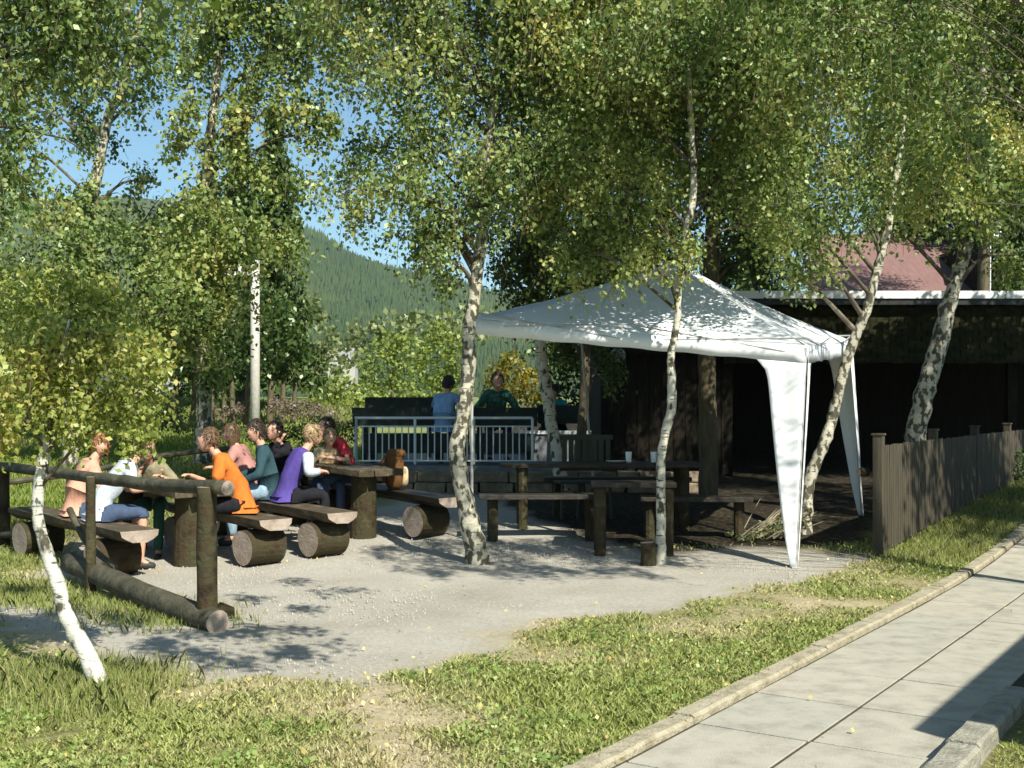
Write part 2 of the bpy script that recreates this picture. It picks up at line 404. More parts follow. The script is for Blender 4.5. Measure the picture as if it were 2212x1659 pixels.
def bare_w(x, y):
    d = np.full(x.shape, 9.)
    for a, b in zip(track[:-1], track[1:]):
        ex, ey = b[0] - a[0], b[1] - a[1]; t = np.clip(((x - a[0]) * ex + (y - a[1]) * ey) / (ex * ex + ey * ey), 0, 1)
        d = np.minimum(d, np.hypot(x - a[0] - t * ex, y - a[1] - t * ey))
    return np.clip(1.2 - d / .16 + (vnoise(x, y, .12, 70) - .5) * 1.1, 0, 1)
def vnoise(x, y, s, seed=0):
    x = x / s; y = y / s; xi = np.floor(x); yi = np.floor(y); fx = x - xi; fy = y - yi
    def h(a, b):
        v = np.sin(a * 127.1 + b * 311.7 + seed * 17.3) * 43758.5453; return v - np.floor(v)
    fx = fx * fx * (3 - 2 * fx); fy = fy * fy * (3 - 2 * fy)
    return (h(xi, yi) * (1 - fx) + h(xi + 1, yi) * fx) * (1 - fy) + (h(xi, yi + 1) * (1 - fx) + h(xi + 1, yi + 1) * fx) * fy
def gravel_w(x, y):
    sdv = poly_sd(x, y, gravel_poly)
    n = (vnoise(x, y, .5) - .5) * .35 + (vnoise(x, y, .17, 3) - .5) * .22
    return np.clip((sdv + n) / .28 + .5, 0, 1)
def dry_w(x, y):
    w = np.zeros(x.shape)
    for (p, rd) in dry_spots:
        dd = np.hypot((x - p[0]) / 1.35, y - p[1])
        w = np.maximum(w, np.clip(1.25 - dd / rd, 0, 1))
    sdv = poly_sd(x, y, gravel_poly)
    w = np.maximum(w * .75, np.clip(1 + sdv / .55, 0, 1) * .8)
    n = vnoise(x, y, .6, 5) * .6 + vnoise(x, y, .2, 6) * .4
    return np.clip(np.maximum(w * (.25 + 1.15 * n) + .6 * np.clip(n - .42, 0, 1), bare_w(x, y)), 0, 1)

def axis(parts):
    out = []
    for a, b, st in parts: out += list(np.arange(a, b, st))
    return np.array(out)
xs = axis([(-900, -100, 80), (-100, -20, 8), (-20, -7, 1), (-7, 9, .12), (9, 24, 1), (24, 100, 8), (100, 901, 80)])
ys = axis([(-60, -8, 8), (-8, 2.5, .8), (2.5, 15, .12), (15, 30, .6), (30, 100, 5), (100, 1300, 60), (1300, 4001, 300)])
gx, gy = np.meshgrid(xs, ys)
# position relative to pavement: drop the soil a little under it
pu = (gx - 1.446) * U[0] + (gy - 6.45) * U[1]; pv = (gx - 1.446) * VV[0] + (gy - 6.45) * VV[1]
def pave_base(x, y): return gz(x, y)
under = (pv > -.06) & (pv < 1.2) & (pu > -12) & (pu < 40)
near = np.exp(-np.maximum(0, gy - 16) / 4) * (np.abs(gx) < 15)
gzv = gz_np(gx, gy) + near * ((vnoise(gx, gy, 1.3, 9) - .5) * .035 + (vnoise(gx, gy, .35, 8) - .5) * .02) * np.where(under, 0, 1)
gzv = np.where(under, gz_np(gx, gy) - .06, gzv)
Vg = np.stack([gx, gy, gzv], -1).reshape(-1, 3); nyy, nxx = gx.shape
idx = np.arange(nyy * nxx).reshape(nyy, nxx)
fc = np.stack([idx[:-1, :-1], idx[:-1, 1:], idx[1:, 1:], idx[1:, :-1]], -1).reshape(-1, 4)
me = bpy.data.meshes.new('ground')
me.vertices.add(len(Vg)); me.vertices.foreach_set('co', Vg.astype(np.float32).ravel())
me.loops.add(fc.size); me.loops.foreach_set('vertex_index', fc.astype(np.int32).ravel())
me.polygons.add(len(fc)); me.polygons.foreach_set('loop_start', (np.arange(len(fc)) * 4).astype(np.int32))
me.polygons.foreach_set('use_smooth', np.ones(len(fc), bool))
litter_shade_poly = [G(*p) for p in [(1090, 1105), (1130, 1125), (1250, 1178), (1450, 1200), (1600, 1196), (1700, 1190), (1880, 1180), (1900, 1130)]] + [(8, 17.2), (30, 22), (30, 40), (-1, 40), (-1, 16.4)]  # area under and behind the canopy where shade is painted into the litter
def litter_shade_w(x, y):
    return np.clip((poly_sd(x, y, litter_shade_poly) + (vnoise(x, y, .4, 60) - .5) * .3) / .35 + .5, 0, 1)
for an, fn in (('gravel', gravel_w), ('dry', dry_w), ('litter_shade', litter_shade_w)):
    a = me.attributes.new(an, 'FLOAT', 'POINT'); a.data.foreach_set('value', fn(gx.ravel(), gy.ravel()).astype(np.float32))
me.update(calc_edges=True)
gm = bpy.data.materials.new('ground_soil_and_gravel'); gm.use_nodes = True; nt = gm.node_tree; b = nt.nodes['Principled BSDF']
b.inputs['Roughness'].default_value = .95; b.inputs['Specular IOR Level'].default_value = .15
tc = nt.nodes.new('ShaderNodeTexCoord')
def N(sc, det=6, rough=.6):
    n = nt.nodes.new('ShaderNodeTexNoise'); n.inputs['Scale'].default_value = sc; n.inputs['Detail'].default_value = det; n.inputs['Roughness'].default_value = rough
    nt.links.new(tc.outputs['Object'], n.inputs['Vector']); return n
def RP(src, stops):
    r = nt.nodes.new('ShaderNodeValToRGB')
    for i, (p, c) in enumerate(stops):
        e = r.color_ramp.elements[i] if i < 2 else r.color_ramp.elements.new(p)
        e.position = p; e.color = (*c, 1)
    nt.links.new(src, r.inputs[0]); return r
grav = RP(N(38, 9, .75).outputs['Fac'], [(.28, (.24, .225, .20)), (.46, (.385, .365, .33)), (.7, (.51, .485, .44))])
gtone = RP(N(.9, 4).outputs['Fac'], [(.3, (.80, .78, .72)), (.7, (1.05, 1.04, 1.0))])
gmx = nt.nodes.new('ShaderNodeMix'); gmx.data_type = 'RGBA'; gmx.blend_type = 'MULTIPLY'; gmx.inputs[0].default_value = 1
nt.links.new(grav.outputs[0], gmx.inputs[6]); nt.links.new(gtone.outputs[0], gmx.inputs[7])
soil = RP(N(14, 8, .7).outputs['Fac'], [(.3, (.09, .08, .03)), (.5, (.16, .16, .055)), (.7, (.28, .25, .11))])
dryc = RP(N(22, 8, .7).outputs['Fac'], [(.3, (.28, .23, .14)), (.5, (.44, .37, .24)), (.7, (.58, .50, .35))])
mead = RP(N(.35, 8, .7).outputs['Fac'], [(.3, (.085, .13, .028)), (.5, (.13, .18, .045)), (.7, (.2, .22, .07))])
ad = nt.nodes.new('ShaderNodeAttribute'); ad.attribute_name = 'dry'
ag = nt.nodes.new('ShaderNodeAttribute'); ag.attribute_name = 'gravel'
def MX(f, a, b_):
    m_ = nt.nodes.new('ShaderNodeMix'); m_.data_type = 'RGBA'; nt.links.new(f, m_.inputs[0]); nt.links.new(a, m_.inputs[6]); nt.links.new(b_, m_.inputs[7]); return m_.outputs[2]
# far meadow colour further out, same sheet
sep = nt.nodes.new('ShaderNodeSeparateXYZ'); nt.links.new(tc.outputs['Object'], sep.inputs[0])
mr = nt.nodes.new('ShaderNodeMapRange'); mr.inputs[1].default_value = 13; mr.inputs[2].default_value = 17; nt.links.new(sep.outputs[1], mr.inputs[0])
base = MX(mr.outputs[0], soil.outputs[0], mead.outputs[0])
base = MX(ad.outputs['Fac'], base, dryc.outputs[0])
lit = RP(N(18, 8, .75).outputs['Fac'], [(.3, (.010, .008, .004)), (.5, (.022, .017, .009)), (.75, (.06, .045, .024))])  # leaf litter, its colours darkened to hold the shade there
al = nt.nodes.new('ShaderNodeAttribute'); al.attribute_name = 'litter_shade'
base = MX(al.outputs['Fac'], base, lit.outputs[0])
def jag(attr, amp=.8):
    n = N(16, 6); m_ = nt.nodes.new('ShaderNodeMath'); m_.operation = 'MULTIPLY_ADD'; m_.inputs[1].default_value = amp
    nt.links.new(n.outputs['Fac'], m_.inputs[0]); s_ = nt.nodes.new('ShaderNodeMath'); s_.operation = 'SUBTRACT'; s_.inputs[1].default_value = amp / 2
    nt.links.new(attr.outputs['Fac'], m_.inputs[2]); nt.links.new(m_.outputs[0], s_.inputs[0]); s_.use_clamp = True; return s_.outputs[0]
base = MX(jag(ag), base, gmx.outputs[2])
nt.links.new(base, b.inputs['Base Color'])
bp = nt.nodes.new('ShaderNodeBump'); bp.inputs['Strength'].default_value = .8; bp.inputs['Distance'].default_value = .015
nt.links.new(N(50, 8, .8).outputs['Fac'], bp.inputs['Height']); nt.links.new(bp.outputs[0], b.inputs['Normal'])
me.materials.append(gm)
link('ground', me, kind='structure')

# pebbles on the gravel and clods: one uncountable scatter
r = np.random.default_rng(3)
n = 15000
x = r.uniform(-5.5, 4, n); y = r.uniform(5.5, 13.5, n); w = gravel_w(x, y); k = r.uniform(0, 1, n) < w * .9; x = x[k]; y = y[k]
z = gz_np(x, y); s = r.uniform(.003, .009, len(x))
dirs = np.array([[1, 0, 0], [0, 1, 0], [-1, 0, 0], [0, -1, 0]]) 
top = np.stack([x, y, z + s * 1.1 + .006], -1)
ring = [np.stack([x, y, z - .004], -1) + (dirs[i] * (s * 1.2)[:, None]) * r.uniform(.7, 1.3, (len(x), 1)) for i in range(4)]
tri = []
for i in range(4): tri += [top, ring[i], ring[(i + 1) % 4]]
V = np.stack(tri, 1).reshape(-1, 3)
M['pebble'] = mat('pebble', (.26, .24, .2), .9, .2, [(.36, .335, .285), (.47, .44, .385)], 30)
np_mesh('pebbles', V, 3, M['pebble'], 3, kind='stuff', label='small pale pebbles scattered over the gravel yard', cat='gravel')

# ------------------------------------------------------------------ pavement and kerbs
SW, SL = .56, .745
def pv_pt(u, v, dz=0):
    x = 1.446 + U[0] * u + VV[0] * v; y = 6.45 + U[1] * u + VV[1] * v
    return Vector((x, y, pave_base(x, y) + dz))
mb = MB()
uang = math.atan2(U[1], U[0])
for col in range(2):
    for k in range(-9, 36):
        u0 = -.99 - .12 * 0 + SL * k; v0 = .004 + col * SW * 1.006
        tl = random.uniform(-.002, .002); g = .005 + random.uniform(0, .006); h = random.uniform(-.002, .002)
        sub = [(u0 + g, v0 + g), (u0 + SL - g, v0 + g), (u0 + SL - g, v0 + SW - g), (u0 + g, v0 + SW - g)]
        dz = [h + tl, h, h - tl, h + random.uniform(-.0015, .0015)]
        vs = [pv_pt(a, b_, .0 + d_) for (a, b_), d_ in zip(sub, dz)] + [pv_pt(a, b_, -.05) for (a, b_) in sub]
        mb.add(vs, [(3, 2, 1, 0), (4, 5, 6, 7), (0, 1, 5, 4), (1, 2, 6, 5), (2, 3, 7, 6), (3, 0, 4, 7)], random.choice([0, 0, 1, 2]))
mb.build('pavement', [M['slab'], M['slab_b'], M['slab_c']], kind='structure', bevel=.003)
mb = MB()
for k in range(-8, 60):
    u0 = k * .5; u1 = u0 + .5
    vs = [pv_pt(u0, -.01, -.0065), pv_pt(u1, -.01, -.0065), pv_pt(u1, 1.17, -.0065), pv_pt(u0, 1.17, -.0065)]
    mb.add(vs, [(0, 1, 2, 3)][:1])
mb.f = [f[::-1] for f in mb.f]
mb.build('pavement_bed', M['joint'], kind='structure')
def kerb(name, v0, v1, u_from, u_to, h, m, seg=1.0, dark=None):
    mb = MB(); u = u_from
    while u < u_to:
        L = min(seg, u_to - u); n_ = 8; rows = []
        j = random.uniform(-.006, .006); hh = h + random.uniform(-.006, .006)
        for i in range(n_ + 1):
            uu = u + .004 + (L - .008) * i / n_
            q = lambda: random.uniform(-.0035, .0035)
            rows.append([pv_pt(uu, v0 + j + q(), -.12), pv_pt(uu, v0 + j + q(), hh - .012 + q()), pv_pt(uu, v0 + j + .014 + q(), hh + q()),
                         pv_pt(uu, v1 + j - .014 + q(), hh + q()), pv_pt(uu, v1 + j + q(), hh - .014 + q()), pv_pt(uu, v1 + j + q(), -.12)])
        vs = [p for rw in rows for p in rw]; fs = []
        for i in range(n_):
            for k in range(5): fs.append((i * 6 + k, i * 6 + k + 1, i * 6 + k + 7, i * 6 + k + 6))
        fs.append((0, 1, 2, 3, 4, 5)[::-1]); fs.append(tuple(n_ * 6 + k for k in range(6)))
        mb.add(vs, [f[::-1] for f in fs]); u += L
    mb.build(name, m, kind='structure')
kerb('kerb', -.135, -.012, -8, 40, .035, M['kerb'])
# raised block kerb at the lower right
uE = (Vector(G(2078, 1508)) - Vector((1.446, 6.45))).dot(Vector(U))
kerb('kerb_block', 1.17, 1.31, -8, uE, .10, M['kerb_dark'], 1.0)

# ------------------------------------------------------------------ grass
def blades(name, x, y, h, wdt, m, r, lean=.5, attrs=None, **k):
    n = len(x); z = gz_np(x, y)
    a = r.uniform(0, 2 * np.pi, n); la = r.uniform(0, 2 * np.pi, n)
    side = np.stack([np.cos(a), np.sin(a), np.zeros(n)], -1) * (wdt / 2)[:, None]
    ld = np.stack([np.cos(la), np.sin(la), np.zeros(n)], -1) * (h * lean * r.uniform(.2, 1.3, n))[:, None]
    b0 = np.stack([x, y, z - .01], -1); mid = b0 + ld * .35 + np.array([0, 0, 1]) * (h * .6)[:, None]
    tip = b0 + ld + np.array([0, 0, 1]) * (h * r.uniform(.75, 1, n))[:, None]
    V = np.stack([b0 - side, b0 + side, mid + side * .8, tip, mid - side * .8], 1).reshape(-1, 3)
    return np_mesh(name, V, 5, m, 5, attrs=attrs, **k)
def grass_mat(name, cols, drycols):
    m = bpy.data.materials.new(name); m.use_nodes = True; nt = m.node_tree
    nt.nodes.remove(nt.nodes['Principled BSDF']); out = nt.nodes['Material Output']
    g = nt.nodes.new('ShaderNodeNewGeometry'); 
    def rp(cs):
        r_ = nt.nodes.new('ShaderNodeValToRGB')
        for i, c in enumerate(cs):
            e = r_.color_ramp.elements[i] if i < 2 else r_.color_ramp.elements.new(i / (len(cs) - 1))
            e.position = i / (len(cs) - 1); e.color = (*c, 1)
        nt.links.new(g.outputs['Random Per Island'], r_.inputs[0]); return r_
    a = rp(cols); b_ = rp(drycols); at = nt.nodes.new('ShaderNodeAttribute'); at.attribute_name = 'dry'
    mx = nt.nodes.new('ShaderNodeMix'); mx.data_type = 'RGBA'
    nt.links.new(at.outputs['Fac'], mx.inputs[0]); nt.links.new(a.outputs[0], mx.inputs[6]); nt.links.new(b_.outputs[0], mx.inputs[7])
    d = nt.nodes.new('ShaderNodeBsdfDiffuse'); t = nt.nodes.new('ShaderNodeBsdfTranslucent')
    nt.links.new(mx.outputs[2], d.inputs[0]); nt.links.new(mx.outputs[2], t.inputs[0])
    ms = nt.nodes.new('ShaderNodeMixShader'); ms.inputs[0].default_value = .35
    nt.links.new(d.outputs[0], ms.inputs[1]); nt.links.new(t.outputs[0], ms.inputs[2]); nt.links.new(ms.outputs[0], out.inputs[0])
    return m
M['grass'] = grass_mat('grass_blade', [(.19, .24, .05), (.29, .35, .09), (.40, .45, .14), (.50, .53, .22)], [(.40, .34, .17), (.55, .49, .28), (.66, .6, .4)])
M['grass_long'] = grass_mat('long_grass_blade', [(.12, .17, .03), (.21, .28, .055), (.33, .39, .10)], [(.28, .26, .12), (.42, .38, .2), (.52, .47, .28)])
r = np.random.default_rng(5)
n = 330000
yy = 4.2 + (13.5 - 4.2) * r.uniform(0, 1, n) ** 1.5; xx = (r.uniform(-.52, .52, n)) * (yy + .6)
pvv = (xx - 1.446) * VV[0] + (yy - 6.45) * VV[1]; puu = (xx - 1.446) * U[0] + (yy - 6.45) * U[1]
gw = gravel_w(xx, yy); dw = dry_w(xx, yy)
hn = vnoise(xx, yy, .3, 21) * .6 + vnoise(xx, yy, .09, 22) * .4
keep = ((pvv < -.10) | (pvv > 1.34)) & (gw < .35) & (r.uniform(0, 1, n) > poly_sd(xx, yy, [G(1090, 1105), G(1250, 1178), G(1700, 1190), G(1880, 1180), (8, 17.2), (8, 20), (-1, 20)]) * 6 + .1) & (r.uniform(0, 1, n) < (1 - gw * 2) * (1 - dw * .22) * (1 - .85 * bare_w(xx, yy)) * (.35 + .9 * hn))
xx, yy, dw, hn = xx[keep], yy[keep], dw[keep], hn[keep]
h = (.018 + .05 * hn * r.uniform(.5, 1.4, len(xx))) * (1 - .45 * dw) * (1 + .05 * (yy - 5))
wd = r.uniform(.005, .011, len(xx)) * (1 + .07 * (yy - 5))
dv = np.clip(dw * 1.0 + r.uniform(-.15, .25, len(xx)), 0, 1)
blades('grass', xx, yy, h, wd, M['grass'], r, .9, {'dry': np.repeat(dv, 5)}, kind='stuff', label='short trampled green and straw coloured grass between gravel and pavement', cat='grass')
# clover-like low leaves give the lawn its blotches
n = 42000
yy = 4.2 + 8 * r.uniform(0, 1, n) ** 1.4; xx = r.uniform(-.5, .5, n) * (yy + .4)
pvv = (xx - 1.446) * VV[0] + (yy - 6.45) * VV[1]
keep = ((pvv < -.11)) & (gravel_w(xx, yy) < .2) & (vnoise(xx, yy, .35, 30) * .7 + vnoise(xx, yy, .12, 31) * .3 > .45) & (r.uniform(0, 1, n) > dry_w(xx, yy) * 1.5)
xx, yy = xx[keep], yy[keep]; P_ = np.stack([xx, yy, gz_np(xx, yy) + r.uniform(.012, .045, len(xx))], -1)
V = leaf_verts(P_, .024, r, down=0, asp=.9)
M['clover'] = leaf_mat('clover_leaf', [(.10, .18, .04), (.18, .28, .07), (.28, .37, .11), (.4, .45, .18)], .35)
np_mesh('clover', V, 4, M['clover'], 4, kind='stuff', label='low clover leaves spread through the lawn in patches', cat='ground cover')
# fallen leaves
n = 1500
yy = r.uniform(4.3, 11.5, n); xx = r.uniform(-.45, .48, n) * yy
P_ = np.stack([xx, yy, gz_np(xx, yy) + .012 + .03 * r.uniform(0, 1, n) * (gravel_w(xx, yy) < .3)], -1)
pvv = (xx - 1.446) * VV[0] + (yy - 6.45) * VV[1]
keep = r.uniform(0, 1, n) < np.where(gravel_w(xx, yy) > .5, .15, np.where(pvv > -.1, .10, .8))
V = leaf_verts(P_[keep], .026, r, down=0, asp=.8)
M['fallen'] = leaf_mat('fallen_leaf', [(.5, .42, .12), (.6, .5, .2), (.35, .22, .08)], .2)
np_mesh('fallen_leaves', V, 4, M['fallen'], 4, kind='stuff', label='yellow fallen birch leaves strewn over the grass', cat='fallen leaves')
# longer weedy grass: by the fence, the near birch, left edge, meadow behind the rails
def long_grass(name, label, pts, n, hmin, hmax, seed, sprd, wdt=.009, dryv=.2, cat='grass'):
    r = np.random.default_rng(seed)
    c = r.integers(0, len(pts), n); p = np.array([[a[0], a[1]] for a in pts])[c]
    x = p[:, 0] + r.normal(size=n) * sprd; y = p[:, 1] + r.normal(size=n) * sprd * .7
    pvv = (x - 1.446) * VV[0] + (y - 6.45) * VV[1]; k = ((pvv < -.13) | (pvv > 1.33)) ; x, y = x[k], y[k]
    h = r.uniform(hmin, hmax, len(x)); dv = np.clip(dryv + r.normal(size=len(x)) * .25, 0, 1)
    blades(name, x, y, h, np.full(len(x), wdt) * r.uniform(.6, 1.4, len(x)), M['grass_long'], r, .45, {'dry': np.repeat(dv, 5)}, kind='stuff', label=label, cat=cat)
fl = [(3.75 + U[0] * t + .25, 11.5 + U[1] * t - .15) for t in np.linspace(0, 8, 40)]
long_grass('tall_grass', 'bright green tall grass along the foot of the picket fence', fl, 20000, .04, .14, 41, .27, .006, .35)
long_grass('weeds', 'dry weedy tuft growing round the foot of the leaning young birch', [G(200, 1450), G(210, 1470), G(190, 1480), G(100, 1500), G(30, 1470), G(260, 1480), G(170, 1540)], 7000, .03, .14, 42, .22, .005, .35, 'weeds')
long_grass('rough_grass', 'rough green grass at the left edge below the rail', [G(20, 1220), G(60, 1270), G(0, 1290), G(140, 1300), G(300, 1320), G(350, 1345)], 9000, .03, .11, 43, .28, .007, .3)
n = 90000; r = np.random.default_rng(44)
yy = 13 + 30 * r.uniform(0, 1, n) ** 1.3; xx = -yy * r.uniform(.12, .62, n)
k = (gravel_w(xx, yy) < .3); xx, yy = xx[k], yy[k]
hn = vnoise(xx, yy, 2.2, 50)
h = .06 + .22 * hn * r.uniform(.3, 1.2, len(xx)) * (1 + (yy - 13) * .03)
dv = np.clip(vnoise(xx, yy, 3, 51) - .35 + r.normal(size=len(xx)) * .15, 0, 1)
blades('meadow_grass', xx, yy, h, .014 + .0013 * (yy - 12), M['grass_long'], r, .5, {'dry': np.repeat(dv, 5)}, kind='stuff', label='meadow grass on the slope behind the picnic rails', cat='grass')

# ------------------------------------------------------------------ hill with its wood, and the air
hx = np.linspace(-900, 700, 70); hy = np.linspace(560, 1700, 40); HX, HYY = np.meshgrid(hx, hy)
def hill_z(x, y):
    px = x / 1150 * F + CX
    crest_py = np.interp(px, [-200, 300, 560, 640, 700, 760, 850, 940, 1060, 1300, 1700, 2300], [395, 420, 462, 490, 512, 545, 583, 612, 650, 700, 745, 770])
    crest = CAMZ + (HY - crest_py) / F * 1150 - 10
    t = np.clip((y - 560) / (1150 - 560), 0, 1); t2 = np.clip((y - 1150) / 600, 0, 1)
    return 2 + (crest - 2) * (t * t * (3 - 2 * t)) ** .85 * (1 - .3 * t2) + 5 * np.sin(x * .02 + y * .013) * t
HZ = hill_z(HX, HYY); V = np.stack([HX, HYY, HZ], -1).reshape(-1, 3)
idx = np.arange(HX.size).reshape(HX.shape); fc = np.stack([idx[:-1, :-1], idx[:-1, 1:], idx[1:, 1:], idx[1:, :-1]], -1).reshape(-1, 4)
me = bpy.data.meshes.new('hill'); me.from_pydata(V.tolist(), [], fc.tolist()); me.materials.append(mat('hill_ground', (.05, .07, .03), .95, .1, [(.08, .1, .04)], .05))
me.polygons.foreach_set('use_smooth', np.ones(len(fc), bool)); link('hill', me, kind='structure')
r = np.random.default_rng(8); n = 17000
y = 600 + 600 * r.uniform(0, 1, n) ** .8; px = r.uniform(500, 1330, n); x = (px - CX) / F * y; z = hill_z(x, y)
hgt = r.uniform(5, 17, n) * (.7 + .6 * vnoise(x, y, 60., 77)); rd = hgt * r.uniform(.16, .24, n)
tris = []
for (z0, z1, k) in ((.08, .62, 1.), (.4, 1., .68)):
    ph = r.uniform(0, 6.28, n)
    top = np.stack([x, y, z + hgt * z1], -1)
    rg = [np.stack([x + np.cos(ph + i * 1.2566) * rd * k, y + np.sin(ph + i * 1.2566) * rd * k, z + hgt * z0], -1) for i in range(5)]
    for i in range(5): tris += [top, rg[i], rg[(i + 1) % 5]]
V = np.stack(tris, 1).reshape(-1, 3)
M['hillwood'] = mat('far_conifer', (.03, .055, .02), .9, .1, [(.05, .08, .026), (.10, .125, .04)], .012, detail=10)
np_mesh('hill_forest', V, 3, M['hillwood'], 3, kind='stuff', label='far conifer wood covering the hill behind the meadow', cat='forest')

# ------------------------------------------------------------------ shed behind, its red roofed neighbour, house at the viewer's side
def part(name, mb, m, parent, **k): return mb.build(name, m, parent, **k)
shed = empty('shed', (5.5, 19, 0), label='long dark timber shed with a white roof edge behind the canopy', cat='shed')
DS = 18.2
def sbox(x0, x1, y0, y1, z0, z1, mb=None):
    mb = mb or MB(); mb.box(((x0 + x1) / 2 - 5.5, (y0 + y1) / 2 - 19, (z0 + z1) / 2), (x1 - x0, y1 - y0, z1 - z0)); return mb
zf = lambda py: CAMZ + (HY - py) / F * DS
xl = X(1300, DS)
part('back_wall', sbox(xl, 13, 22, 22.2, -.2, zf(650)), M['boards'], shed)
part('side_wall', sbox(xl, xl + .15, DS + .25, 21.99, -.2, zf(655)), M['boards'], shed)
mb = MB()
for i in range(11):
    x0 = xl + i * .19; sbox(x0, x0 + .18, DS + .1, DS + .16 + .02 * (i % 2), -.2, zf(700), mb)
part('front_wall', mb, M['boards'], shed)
part('floor', sbox(xl + .16, 13, DS + .1, 21.99, .0, .45), M['boards'], shed)
mb = MB()
for k in range(9):
    z1 = zf(655) - k * .105
    for i in range(46):
        x0 = X(1560, DS) + i * .2 + (k % 2) * .1
        if x0 > 12.8: break
        mb.box((x0 + .1 - 5.5, DS - .02 - k * .012 - 19, z1 - .05 + random.uniform(-.012, .012)), (.19, .03 + random.uniform(0, .02), .115))
part('shingle_apron', mb, M['header'], shed)
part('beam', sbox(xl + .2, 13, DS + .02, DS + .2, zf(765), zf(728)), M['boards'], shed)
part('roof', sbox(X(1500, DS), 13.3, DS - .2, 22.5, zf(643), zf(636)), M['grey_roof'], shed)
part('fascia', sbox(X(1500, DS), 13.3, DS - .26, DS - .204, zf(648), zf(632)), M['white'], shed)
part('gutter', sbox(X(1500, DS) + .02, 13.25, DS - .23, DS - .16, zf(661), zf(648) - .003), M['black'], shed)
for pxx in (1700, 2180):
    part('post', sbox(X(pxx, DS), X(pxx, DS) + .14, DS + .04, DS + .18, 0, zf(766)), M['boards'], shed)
mbl = MB(); mbl.tube([W(1335, 768, 17.9), W(1335, 768, 17.98) ], [.10, .12], 16)
lamp = mbl.build('lamp_cover', M['grey_roof'], label='round pale lamp cover on the dark shed wall', cat='wall lamp', group=None)

hs = empty('house', (9, 27, 0), label='brown house with a faded red metal roof rising behind the shed', cat='house')
d1 = 26.; zz = lambda py, d: CAMZ + (HY - py) / F * d
mb = MB()
xa, xb = X(1745, d1), X(2112, d1)
vs = [(xa - 9, d1 - 27, zz(640, d1)), (xb - 9, d1 - 27, zz(640, d1)), (X(2108, 30) - 9, 30 - 27, zz(505, 30)), (X(1745, 30) - 9, 30 - 27, zz(505, 30))]
vs += [(a, b_, c - .12) for a, b_, c in vs]
mb.add(vs, [(0, 1, 2, 3), (7, 6, 5, 4), (0, 4, 5, 1), (1, 5, 6, 2), (2, 6, 7, 3), (3, 7, 4, 0)])
part('roof', mb, M['red_roof'], hs)
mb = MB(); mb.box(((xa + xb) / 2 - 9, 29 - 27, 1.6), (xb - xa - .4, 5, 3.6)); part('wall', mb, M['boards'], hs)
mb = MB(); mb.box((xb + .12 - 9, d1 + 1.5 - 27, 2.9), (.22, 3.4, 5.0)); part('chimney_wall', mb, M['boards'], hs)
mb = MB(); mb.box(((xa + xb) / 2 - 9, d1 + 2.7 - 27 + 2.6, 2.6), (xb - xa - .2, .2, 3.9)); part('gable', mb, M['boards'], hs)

# the house standing beside the viewer: only its shadow reaches the picture
el = math.tan(SUN_EL); Hh = 2.7
tip = Vector(G(2005, 1548)); corner = tip + Vector((math.sin(SUN_AZ), math.cos(SUN_AZ))) * (Hh / el)
nb = empty('neighbour_house', (corner.x, corner.y, 0), math.atan2(U[1], U[0]), label='low house beside the pavement casting its shadow on the slabs', cat='house')
mb = MB(); mb.box((6.3, -3.3, 1.25), (12, 5.6, 2.5)); part('wall', mb, M['wall_pale'], nb)
mb = MB(); mb.box((6, -3.1, Hh - .08), (12.6, 6.2, .16)); part('roof', mb, M['grey_roof'], nb)
for q in range(4):
    mb = MB(); mb.box((1.6 + q * 3, -.49, 1.5), (1.1, .06, 1.1)); w_ = part('window', mb, M['white'], nb)
    mb = MB(); mb.box((1.6 + q * 3, -.455, 1.5), (.9, .02, .9)); part('pane', mb, M['glass'], w_)

# small far buildings seen through the left trees and beyond the bushes
def far_house(label, px, py, d, w, h, rh, m=M['wall_pale'], group='distant houses'):
    c = W(px, py, d); o = empty('distant_house', (c.x, c.y, c.z - h), label=label, cat='house', group=group)
    mb = MB(); mb.box((0, 0, h / 2 - 1), (w, w * .8, h + 2)); part('wall', mb, m, o)
    mb = MB(); a = w * .56; b_ = w * .46
    vs = [(-a, -b_, h - .05), (a, -b_, h - .05), (a, b_, h - .05), (-a, b_, h - .05), (-a, 0, h + rh), (a, 0, h + rh)]
    mb.add(vs, [(0, 1, 5, 4), (2, 3, 4, 5), (0, 4, 3), (1, 2, 5), (3, 2, 1, 0)]); part('roof', mb, M['grey_roof'], o)
    for s_ in (-.25, .25):
        mb = MB(); mb.box((s_ * w, -w * .4 - .02, h * .5), (w * .16, .06, h * .3)); part('window', mb, M['glass'], o)
far_house('small white house with a grey roof among the light green bushes', 741, 778, 95, 2.2, 1.1, 1.0)
far_house('pale low house left of the row of dark trunks', 350, 830, 70, 2.6, 1.2, .7)
far_house('pale hut glimpsed between the trunks left of the utility pole', 428, 815, 60, 1.8, .9, .5)

# antenna dish right of the red roof
c = W(2142, 492, 24)
dish = empty('satellite_dish', (c.x, c.y, 0), label='white dish on a thin mast right of the red roof', cat='satellite dish')
mb = MB(); mb.tube([(0, .1, .6), (0, .1, c.z)], .03, 8); part('mast', mb, M['metal'], dish)
mb = MB(); rings = []
for k in range(6):
    rr = .24 * k / 5; zc = -.0 + rr * rr * .9
    rings.append([(rr * math.cos(a * math.pi / 8), -zc, c.z + rr * math.sin(a * math.pi / 8)) for a in range(16)])
for k in range(5):
    vs = rings[k] + rings[k + 1]; mb.add(vs, [(a, (a + 1) % 16, 16 + (a + 1) % 16, 16 + a) for a in range(16)])
part('reflector', mb, M['white'], dish)

